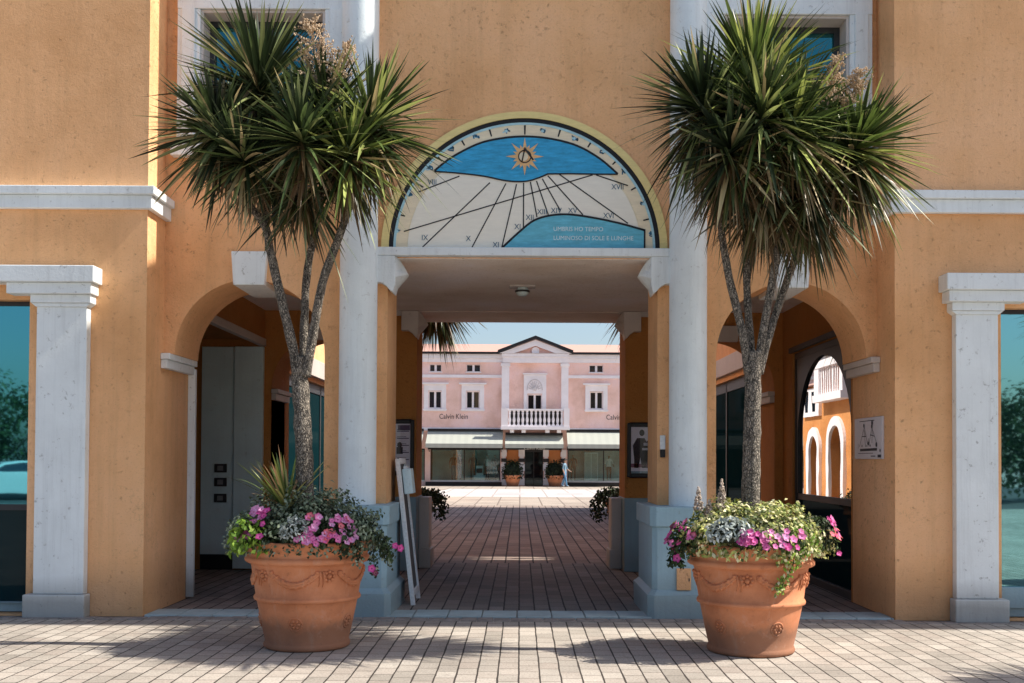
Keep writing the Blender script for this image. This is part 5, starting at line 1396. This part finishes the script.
# ------------------------------------------------------------------ people
def skin_body(joints, edges, name):
    me = bpy.data.meshes.new(name); me.from_pydata([j[0] for j in joints], edges, [])
    o = bpy.data.objects.new(name, me); col.objects.link(o)
    sk = o.modifiers.new('skin', 'SKIN')
    for i, j in enumerate(joints):
        v = me.skin_vertices[0].data[i]; v.radius = (j[1], j[2] if len(j) > 2 else j[1]); v.use_root = (i == 0)
    sb = o.modifiers.new('sub', 'SUBSURF'); sb.levels = 2; sb.render_levels = 2
    dg = bpy.context.evaluated_depsgraph_get(); m2 = bpy.data.meshes.new_from_object(o.evaluated_get(dg))
    bpy.data.objects.remove(o); bpy.data.meshes.remove(me)
    return m2
def figure(loc, rz, label, cat, mats, name='person', hair=None, stride=0.16, group=None, sc=1.0):
    """mats: skin, top, trousers, shoe; walking pose, arms swung"""
    s = stride
    J = [((0, 0, 0.93), 0.145, 0.105), ((0, 0, 1.08), 0.125, 0.09), ((0, 0.01, 1.25), 0.15, 0.10), ((0, 0.01, 1.38), 0.13, 0.085), ((0, 0, 1.47), 0.055, 0.055), ((0, -0.015, 1.54), 0.065, 0.075), ((0, -0.02, 1.62), 0.078, 0.095), ((0, -0.01, 1.69), 0.055, 0.07),
         ((-0.10, 0, 0.88), 0.095), ((-0.11, -s * 0.6, 0.50), 0.065), ((-0.11, -s, 0.10), 0.042), ((-0.115, -s - 0.15, 0.035), 0.034),
         ((0.10, 0, 0.88), 0.095), ((0.11, s * 0.2, 0.50), 0.065), ((0.11, s * 1.3, 0.12), 0.042), ((0.115, s * 1.3 - 0.14, 0.035), 0.034),
         ((-0.19, 0.01, 1.38), 0.060), ((-0.25, 0.06, 1.13), 0.045), ((-0.26, -0.03, 0.90), 0.034), ((-0.26, -0.07, 0.80), 0.030),
         ((0.19, 0.01, 1.38), 0.060), ((0.25, -0.06, 1.13), 0.045), ((0.26, -0.22, 0.98), 0.034), ((0.26, -0.30, 0.95), 0.030)]
    E = [(0, 1), (1, 2), (2, 3), (3, 4), (4, 5), (5, 6), (6, 7), (0, 8), (8, 9), (9, 10), (10, 11), (0, 12), (12, 13), (13, 14), (14, 15), (3, 16), (16, 17), (17, 18), (18, 19), (3, 20), (20, 21), (21, 22), (22, 23)]
    # fingers
    for h, dirv in ((19, Vector((0, -0.25, -1))), (23, Vector((0, -1, -0.3)))):
        base = Vector(J[h][0]); dirv.normalize()
        for q in range(4):
            o1 = base + Vector(((q - 1.5) * 0.014, 0, 0)) + dirv * 0.045; o2 = o1 + dirv * (0.035 - abs(q - 1.5) * 0.006) + Vector((0, 0.008, -0.006))
            J.append((tuple(o1), 0.009)); J.append((tuple(o2), 0.008)); E.append((h, len(J) - 2)); E.append((len(J) - 2, len(J) - 1))
        sgn = 1 if h == 19 else -1
        o1 = base + Vector((sgn * 0.035, 0, 0)) + dirv * 0.01; J.append((tuple(o1), 0.010)); J.append((tuple(o1 + dirv * 0.03), 0.009)); E.append((h, len(J) - 2)); E.append((len(J) - 2, len(J) - 1))
    me = skin_body(J, E, name)
    for m in mats: me.materials.append(m)
    for p in me.polygons:
        c = p.center; p.use_smooth = True
        if c.z > 1.47: k = 0
        elif abs(c.x) > 0.2 and c.z < 1.10: k = 0
        elif c.z > 0.93 and not (abs(c.x) > 0.17 and c.z < 0.95): k = 1
        elif c.z > 0.085: k = 2
        else: k = 3
        p.material_index = k
    t = bpy.data.objects.new(name, me); col.objects.link(t); t.location = loc; t.rotation_euler = (0, 0, rz); t.scale = (sc, sc, sc); tag(t, label, cat, group)
    mb = MB(); 
    mb.ball((0, -0.118, 1.61), 0.018, 6, 5, (0.7, 1, 1.4)); mb.ball((-0.085, 0.0, 1.62), 0.022, 6, 5, (0.5, 1, 1.4)); mb.ball((0.085, 0.0, 1.62), 0.022, 6, 5, (0.5, 1, 1.4))
    mb.build('face', mats[0], t, smooth=True)
    mb = MB(); mb.ball((-0.032, -0.102, 1.635), 0.011, 6, 5); mb.ball((0.032, -0.102, 1.635), 0.011, 6, 5); mb.box(-0.022, 0.022, -0.113, -0.10, 1.566, 1.572); mb.build('eye', BLACK, t, smooth=True)
    if hair:
        mb = MB(); mb.ball((0, 0.018, 1.665), 0.105, 14, 9, (0.95, 1.08, 0.98)); 
        mb.tube([(0, 0.09, 1.66), (0, 0.12, 1.56), (0, 0.11, 1.45)], [0.08, 0.075, 0.04], 8); mb.build('hair', hair, t, smooth=True)
    return t
SKIN = flat('skin', (0.45, 0.27, 0.19), 0.6); HAIR = flat('dark_hair', (0.02, 0.014, 0.01), 0.5)
pd = 65.0
figure(((565 - 520) * (pd - 0) / 1086, pd - 11, 0.001), R(70), 'pedestrian in pale blue jeans and white top walking before the pink shop', 'person', [SKIN, flat('pale_shirt', (0.16, 0.27, 0.36)), flat('blue_jeans', (0.10, 0.25, 0.42)), flat('shoe', (0.5, 0.5, 0.5))], hair=HAIR, sc=0.97)
MANQ = flat('mannequin', (0.30, 0.22, 0.17)); DKC = flat('dark_cloth', (0.05, 0.035, 0.03)); BRC = flat('brown_cloth', (0.20, 0.12, 0.08)); TEC = flat('teal_cloth', (0.10, 0.22, 0.26)); WHC = flat('white_cloth', (0.55, 0.58, 0.58))
for px, rz, top, tr, lab, sc in ((453, 20, DKC, TEC, 'mannequin in dark top and teal trousers, leftmost in the left shop window', 1.02), (458.5, -30, BRC, TEC, 'mannequin in brown top beside the leftmost mannequin of the shop window', 1.0), (472.5, 10, DKC, DKC, 'all dark mannequin just right of the mullion in the left shop window', 1.02), (487.5, 35, WHC, DKC, 'mannequin in white top and dark trousers in the left shop window', 0.98), (495, -10, DKC, TEC, 'mannequin in dark top at the right end of the left shop window', 0.98), (610, 15, WHC, DKC, 'mannequin in white top in the right shop window of the pink building', 0.98), (574, -10, DKC, DKC, 'dark dressed mannequin at the left end of the right shop window', 1.0)):
    figure((fx(px), FY + 0.75, fz(480.4)), R(rz), lab, 'mannequin', [MANQ, top, tr, DKC], name='mannequin', stride=0.05, group='mannequins in the shop windows', sc=sc * 0.95)
# far potted shrubs
for px, lab in ((513, 'dark bushy shrub in orange pot left of the far shop entrance'), (554.5, 'dark bushy shrub in orange pot right of the far shop entrance')):
    t = empty('potted_shrub', (fx(px), FY - 1.1, 0.001)); tag(t, lab, 'potted plant', 'potted shrubs at the far shop entrance')
    mb = MB(); mb.lathe([(0.30, 0), (0.34, 0.02), (0.48, 0.55), (0.54, 0.60), (0.54, 0.68), (0.48, 0.68), (0.001, 0.62)], seg=24); mb.build('pot', TERRA, t, smooth=True)
    mound('foliage', 0, 0, 0.98, 0.62, 0.55, 0.62, 1300, 0.13, DARKG, int(px), t, lo=-0.9)

# ------------------------------------------------------------------ lane buildings behind the arcade
def lane_building(x0, x1, y0, y1, face, label, h=9.6):
    t = empty('lane_shop_building', (0, 0, 0)); tag(t, label, 'building')
    s = 1 if face == 'W' else -1           # W: the visible facade looks towards -x
    xf = x0 if s > 0 else x1
    hole = [(y0 + 0.7, 0.25), (y1 - 0.7, 0.25), (y1 - 0.7, 3.25), (y0 + 0.7, 3.25)]
    mb = MB(); a, b = sorted((xf, xf + s * 0.35)); mb.prism([[(y0, 0), (y1, 0), (y1, h), (y0, h)], hole], a, b, 'yz')
    a, b = sorted((xf + s * 0.352, x1 if s > 0 else x0)); mb.box(a, b, y0, y0 + 0.3, 0, h); mb.box(a, b, y1 - 0.3, y1, 0, h)
    mb.box(a, b, y0 + 0.301, y1 - 0.301, h - 0.3, h); c = (b if s > 0 else a); mb.box(*sorted((c, c - s * 0.3)), y0 + 0.301, y1 - 0.301, 0, h - 0.301)
    mb.build('wall', ORANGE, t)
    mb = MB(); a, b = sorted((xf - s * 0.10, xf - s * 0.003)); mb.box(a, b, y0, y1, 3.35, 3.72); mb.build('fascia', GREYSTONE, t, bevel=0.01)
    mb = MB(); a, b = sorted((xf - s * 0.2, xf + s * 0.6)); mb.box(a, b, y0 - 0.2, y1 + 0.2, h, h + 0.25); mb.build('cornice', WHITE, t)
    w = empty('shop_window', (0, 0, 0), parent=t)
    mb = MB(); a, b = sorted((xf + s * 0.10, xf + s * 0.16)); n = 4; L = (y1 - y0 - 1.4)
    for k in range(n + 1): y = y0 + 0.7 + L * k / n; mb.box(a, b, max(y0 + 0.7, y - 0.05), min(y1 - 0.7, y + 0.05), 0.25, 3.25)
    mb.box(a, b, y0 + 0.75, y1 - 0.75, 3.05, 3.25); mb.build('frame', DARK, w)
    mb = MB(); a, b = sorted((xf + s * 0.12, xf + s * 0.13)); mb.box(a, b, y0 + 0.75, y1 - 0.75, 0.25, 3.04); mb.build('pane', GLASS_DARK, w)
    return t
lane_building(4.25, 12, 6.9, 25.5, 'W', 'orange shop building with grey fascia along the right of the rear lane')
lane_building(-12, -4.45, 6.9, 16.5, 'E', 'orange shop building with dark windows along the left of the rear lane')

# orange house with loggia on the left of the plaza (seen mirrored in the glazed door)
Hh = empty('loggia_house', (-5.0, 0, 0)); tag(Hh, 'bright orange house with white loggia and white rimmed arches beside the plaza', 'building')
ORB = plaster('bright_orange_plaster', (0.62, 0.27, 0.09), 0.15)
ya, yb = 30.4, 37.8
def ah(yc, r, sp): return [(yc - r, 0.02)] + list(reversed([(yc + r * math.cos(PI * k / 20), sp + r * math.sin(PI * k / 20)) for k in range(21)])) + [(yc + r, 0.02)]
mb = MB(); mb.prism([[(ya, 0), (yb, 0), (yb, 4.85), (34.6, 4.85), (34.6, 5.7), (ya, 5.7)], ah(32.6, 0.85, 2.2), ah(35.9, 0.7, 2.0)], -0.4, 0.0, 'yz'); mb.box(-8, -0.402, ya, ya + 0.3, 0, 5.6); mb.box(-8, -0.402, yb - 0.3, yb, 0, 4.8); mb.build('wall', ORB, Hh)
mb = MB(); mb.box(-1.2, -1.1, ya + 0.3, yb - 0.3, 0, 4.6); mb.build('inner_wall', DARK, Hh)
for yc, r, sp in ((32.6, 0.85, 2.2), (35.9, 0.7, 2.0)):
    mb = MB(); ro = r + 0.38
    mb.prism([[(yc - ro, 0.02)] + list(reversed([(yc + ro * math.cos(PI * k / 20), sp + ro * math.sin(PI * k / 20)) for k in range(21)])) + [(yc + ro, 0.02), (yc + r + 0.004, 0.02)] + [(yc + (r + 0.004) * math.cos(PI * k / 20), sp + (r + 0.004) * math.sin(PI * k / 20)) for k in range(21)] + [(yc - r - 0.004, 0.02)]], 0.003, 0.12, 'yz'); mb.build('arch_surround', FW, Hh)
w = empty('loggia', (0, 0, 0), parent=Hh)
mb = MB(); mb.box(0.003, 0.5, 30.5, 34.5, 4.05, 4.35); mb.box(0.003, 0.45, 30.5, 34.5, 5.45, 5.75); mb.box(0.02, 0.42, 30.5, 30.9, 4.351, 5.449); mb.box(0.02, 0.42, 33.9, 34.5, 4.351, 5.449); mb.build('frame', FW, w)
for k in range(9): mb = MB(); y = 31.1 + k * 0.33; mb.box(0.2, 0.32, y, y + 0.14, 4.351, 5.449); mb.build('slat', FW, w)
mb = MB(); mb.box(0.003, 0.15, 34.8, 37.6, 3.55, 4.75); mb.build('upper_bay', FW, Hh)
mb = MB()
for y in (35.3, 36.4): mb.box(0.151, 0.17, y, y + 0.5, 3.75, 4.6)
mb.build('bay_window', FGL, Hh)
mb = MB(); mb.prism([[(0.3, 4.86), (-4, 6.4), (-8, 4.86)]], 34.62, yb + 0.2, 'xz'); mb.prism([[(0.3, 5.76), (-4, 7.3), (-8, 5.76)]], ya - 0.2, 34.6, 'xz'); mb.build('roof', TILE, Hh)

# ------------------------------------------------------------------ behind the camera: what the shop glass mirrors
def car(loc, rz, label):
    t = empty('parked_car', loc, rz); tag(t, label, 'car', 'white cars parked behind the viewer')
    side = [(-2.05, 0.32), (-2.1, 0.62), (-2.02, 0.88), (-1.55, 0.98), (-1.0, 1.05), (-0.45, 1.40), (0.2, 1.47), (1.0, 1.45), (1.65, 1.25), (1.98, 0.98), (2.06, 0.62), (2.02, 0.32)]
    side += [(1.66, 0.30)] + [(1.28 + 0.37 * math.cos(a), 0.32 + 0.37 * math.sin(a)) for a in [PI * k / 10 for k in range(11)]] + [(0.85, 0.25), (-0.9, 0.25)] + [(-1.30 + 0.37 * math.cos(a), 0.32 + 0.37 * math.sin(a)) for a in [PI * k / 10 for k in range(11)]] + [(-1.70, 0.30)]
    mb = MB(); mb.prism([side], -0.86, 0.86)
    for k in range(len(mb.v)):
        x, y, z = mb.v[k]
        if z > 1.0: mb.v[k] = (x, y * (1 - (z - 1.0) * 0.42), z)
    b = mb.build('body', flat('white_car_paint', (0.9, 0.9, 0.9), 0.25), t, bevel=0.05, autos=True)
    GL = glossy_glass('car_glass', (0.3, 0.4, 0.45), 0.3, (0.01, 0.01, 0.012))
    for s in (-1, 1):
        mb = MB(); pts = [(-0.85, 1.06), (-0.42, 1.33), (0.2, 1.40), (0.95, 1.38), (1.45, 1.20), (1.5, 1.06)]
        i = mb._v([(x, s * (0.868 * (1 - (z - 1.0) * 0.42) + 0.004), z) for x, z in pts]); mb._f([i + k for k in range(len(pts))]); mb.build('side_window', GL, t, fix=False)
    for (xa, za, xb, zb) in ((-1.02, 1.07, -0.50, 1.385), (1.97, 1.02, 1.68, 1.25)):
        mb = MB(); sg = -1 if xa < 0 else 1
        i = mb._v([(xa + sg * 0.015, -0.72, za + 0.012), (xa + sg * 0.015, 0.72, za + 0.012), (xb + sg * 0.015, 0.62, zb + 0.012), (xb + sg * 0.015, -0.62, zb + 0.012)]); mb._f((i, i + 1, i + 2, i + 3)); mb.build('windscreen', GL, t, fix=False)
    for x in (-1.30, 1.28):
        for s in (-1, 1):
            w = empty('wheel', (x, s * 0.78, 0.32), parent=t)
            mb = MB(); mb.lathe([(0.2, -0.1), (0.31, -0.1), (0.325, -0.06), (0.325, 0.06), (0.31, 0.1), (0.2, 0.1)], seg=28)
            for k in range(len(mb.v)): a, b_, c = mb.v[k]; mb.v[k] = (a, c, b_)
            mb.build('tyre', BLACK, w, smooth=True)
            mb = MB(); mb.lathe([(0.001, 0.06), (0.06, 0.07), (0.2, 0.05), (0.2, -0.05), (0.001, -0.05)], seg=10)
            for k in range(len(mb.v)): a, b_, c = mb.v[k]; mb.v[k] = (a, c * s, b_)
            mb.build('rim', flat('alloy', (0.5, 0.5, 0.52), 0.3, 0.8), w)
    for s in (-1, 1):
        mb = MB(); mb.ball((-2.0, s * 0.62, 0.76), 0.13, 10, 6, (0.5, 1.3, 0.7)); mb.build('headlight', clear_glass('lamp_glass', 0.4), t, smooth=True)
        mb = MB(); mb.ball((1.98, s * 0.66, 0.85), 0.12, 10, 6, (0.4, 0.8, 1.2)); mb.build('tail_light', flat('red_lamp', (0.4, 0.02, 0.02), 0.3), t, smooth=True)
    return t
car((-19.3, -30.0, 0), R(-38), 'white car mirrored in the left shop window')
car((-24.5, -28.9, 0), R(4), 'white car parked behind the viewer, further left')
CRLEAF = leaf_mat('tree_leaf', 0.5, 0.2)
def round_tree(x, y, h, r, seed, label):
    t = empty('broadleaf_tree', (x, y, 0)); tag(t, label, 'tree', 'trees mirrored in the shop windows')
    rg = random.Random(seed)
    mb = MB(); limb(mb, [(0, 0, 0), (0.1, 0, h * 0.25), (0, 0.1, h * 0.45), (0.1, 0, h * 0.75)], 0.18, 0.05)
    for k in range(5):
        a = k * 1.3; limb(mb, [(0, 0, h * 0.3), (math.cos(a) * r * 0.4, math.sin(a) * r * 0.4, h * 0.5), (math.cos(a) * r * 0.7, math.sin(a) * r * 0.7, h * 0.68)], 0.08, 0.02)
    mb.build('trunk', BARK, t, smooth=True)
    mb = MB()
    cl = [(Vector((rg.uniform(-1, 1) * r * 0.7, rg.uniform(-1, 1) * r * 0.7, h * rg.uniform(0.2, 0.9)))) for _ in range(26)]
    for c in cl:
        rr = r * rg.uniform(0.28, 0.45)
        for k in range(170):
            d = Vector((rg.gauss(0, 1), rg.gauss(0, 1), rg.gauss(0, 1))).normalized()
            v = rg.uniform(0.5, 1.2); leaflet(mb, c + d * rr * rg.random() ** 0.4, d + Vector((0, 0, 0.4)), 0.22, 0.14, (0.06 * v, 0.10 * v, 0.03 * v), rg)
    mb.build('crown', CRLEAF, t, fix=False)
for k, (x, lab) in enumerate(((-27, 'dark leafy tree, leftmost of the row behind the viewer'), (-22, 'low leafy tree behind the parked white cars'), (-17.5, 'broad leafy tree mirrored in the left shop window'), (-12, 'leafy tree in the row behind the viewer, left of centre'), (12, 'leafy tree in the row behind the viewer, right of centre'), (17, 'broad leafy tree mirrored in the right shop window'), (21, 'tall leafy tree, last but one in the row on the right'), (26, 'leafy tree at the right end of the row behind the viewer'))):
    round_tree(x, -33 - (k % 2) * 1.5, 4.3 + (k * 37 % 5) * 0.22, 3.0, 300 + k, lab)

# ------------------------------------------------------------------ light, camera
EL, AZ = 47.0, 1.2
sd = Vector((math.cos(R(EL)) * math.cos(R(AZ)), -math.cos(R(EL)) * math.sin(R(AZ)), math.sin(R(EL))))
L = bpy.data.lights.new('sun', 'SUN'); L.energy = 8.0; L.angle = R(0.5); L.color = (1.0, 0.93, 0.82)
lo = bpy.data.objects.new('sun', L); col.objects.link(lo); lo.rotation_mode = 'QUATERNION'; lo.rotation_quaternion = sd.to_track_quat('Z', 'Y'); lo.location = (20, -5, 20)
w = bpy.data.worlds.new('World'); scene.world = w; w.use_nodes = True
nt = w.node_tree; sky = nt.nodes.new('ShaderNodeTexSky'); sky.sky_type = 'NISHITA'; sky.sun_disc = False
sky.sun_elevation = R(EL); sky.sun_rotation = R(90 + AZ); sky.air_density = 1.0; sky.dust_density = 2.0; sky.ozone_density = 1.5
nt.links.new(sky.outputs[0], nt.nodes['Background'].inputs[0]); nt.nodes['Background'].inputs[1].default_value = 0.175
cam = bpy.data.cameras.new('camera'); co = bpy.data.objects.new('camera', cam); col.objects.link(co)
cam.sensor_width = 36; cam.lens = 1086 / 1024 * 36; cam.clip_end = 3000; cam.clip_start = 0.05
PITCH, ROLL = 1.2, 0.3
cam.shift_x = -8 / 1024; cam.shift_y = (118.5 - 1086 * math.tan(R(PITCH))) / 1024
co.location = (0, -11, 1.6)
co.rotation_euler = (Matrix.Rotation(R(90 + PITCH), 3, 'X') @ Matrix.Rotation(R(ROLL), 3, 'Z')).to_euler()
scene.camera = co
scene.view_settings.view_transform = 'Standard'; scene.view_settings.look = 'None'; scene.view_settings.exposure = 0
scene.render.engine = 'CYCLES'
scene.cycles.max_bounces = 10; scene.cycles.diffuse_bounces = 7; scene.cycles.glossy_bounces = 4; scene.cycles.transparent_max_bounces = 12
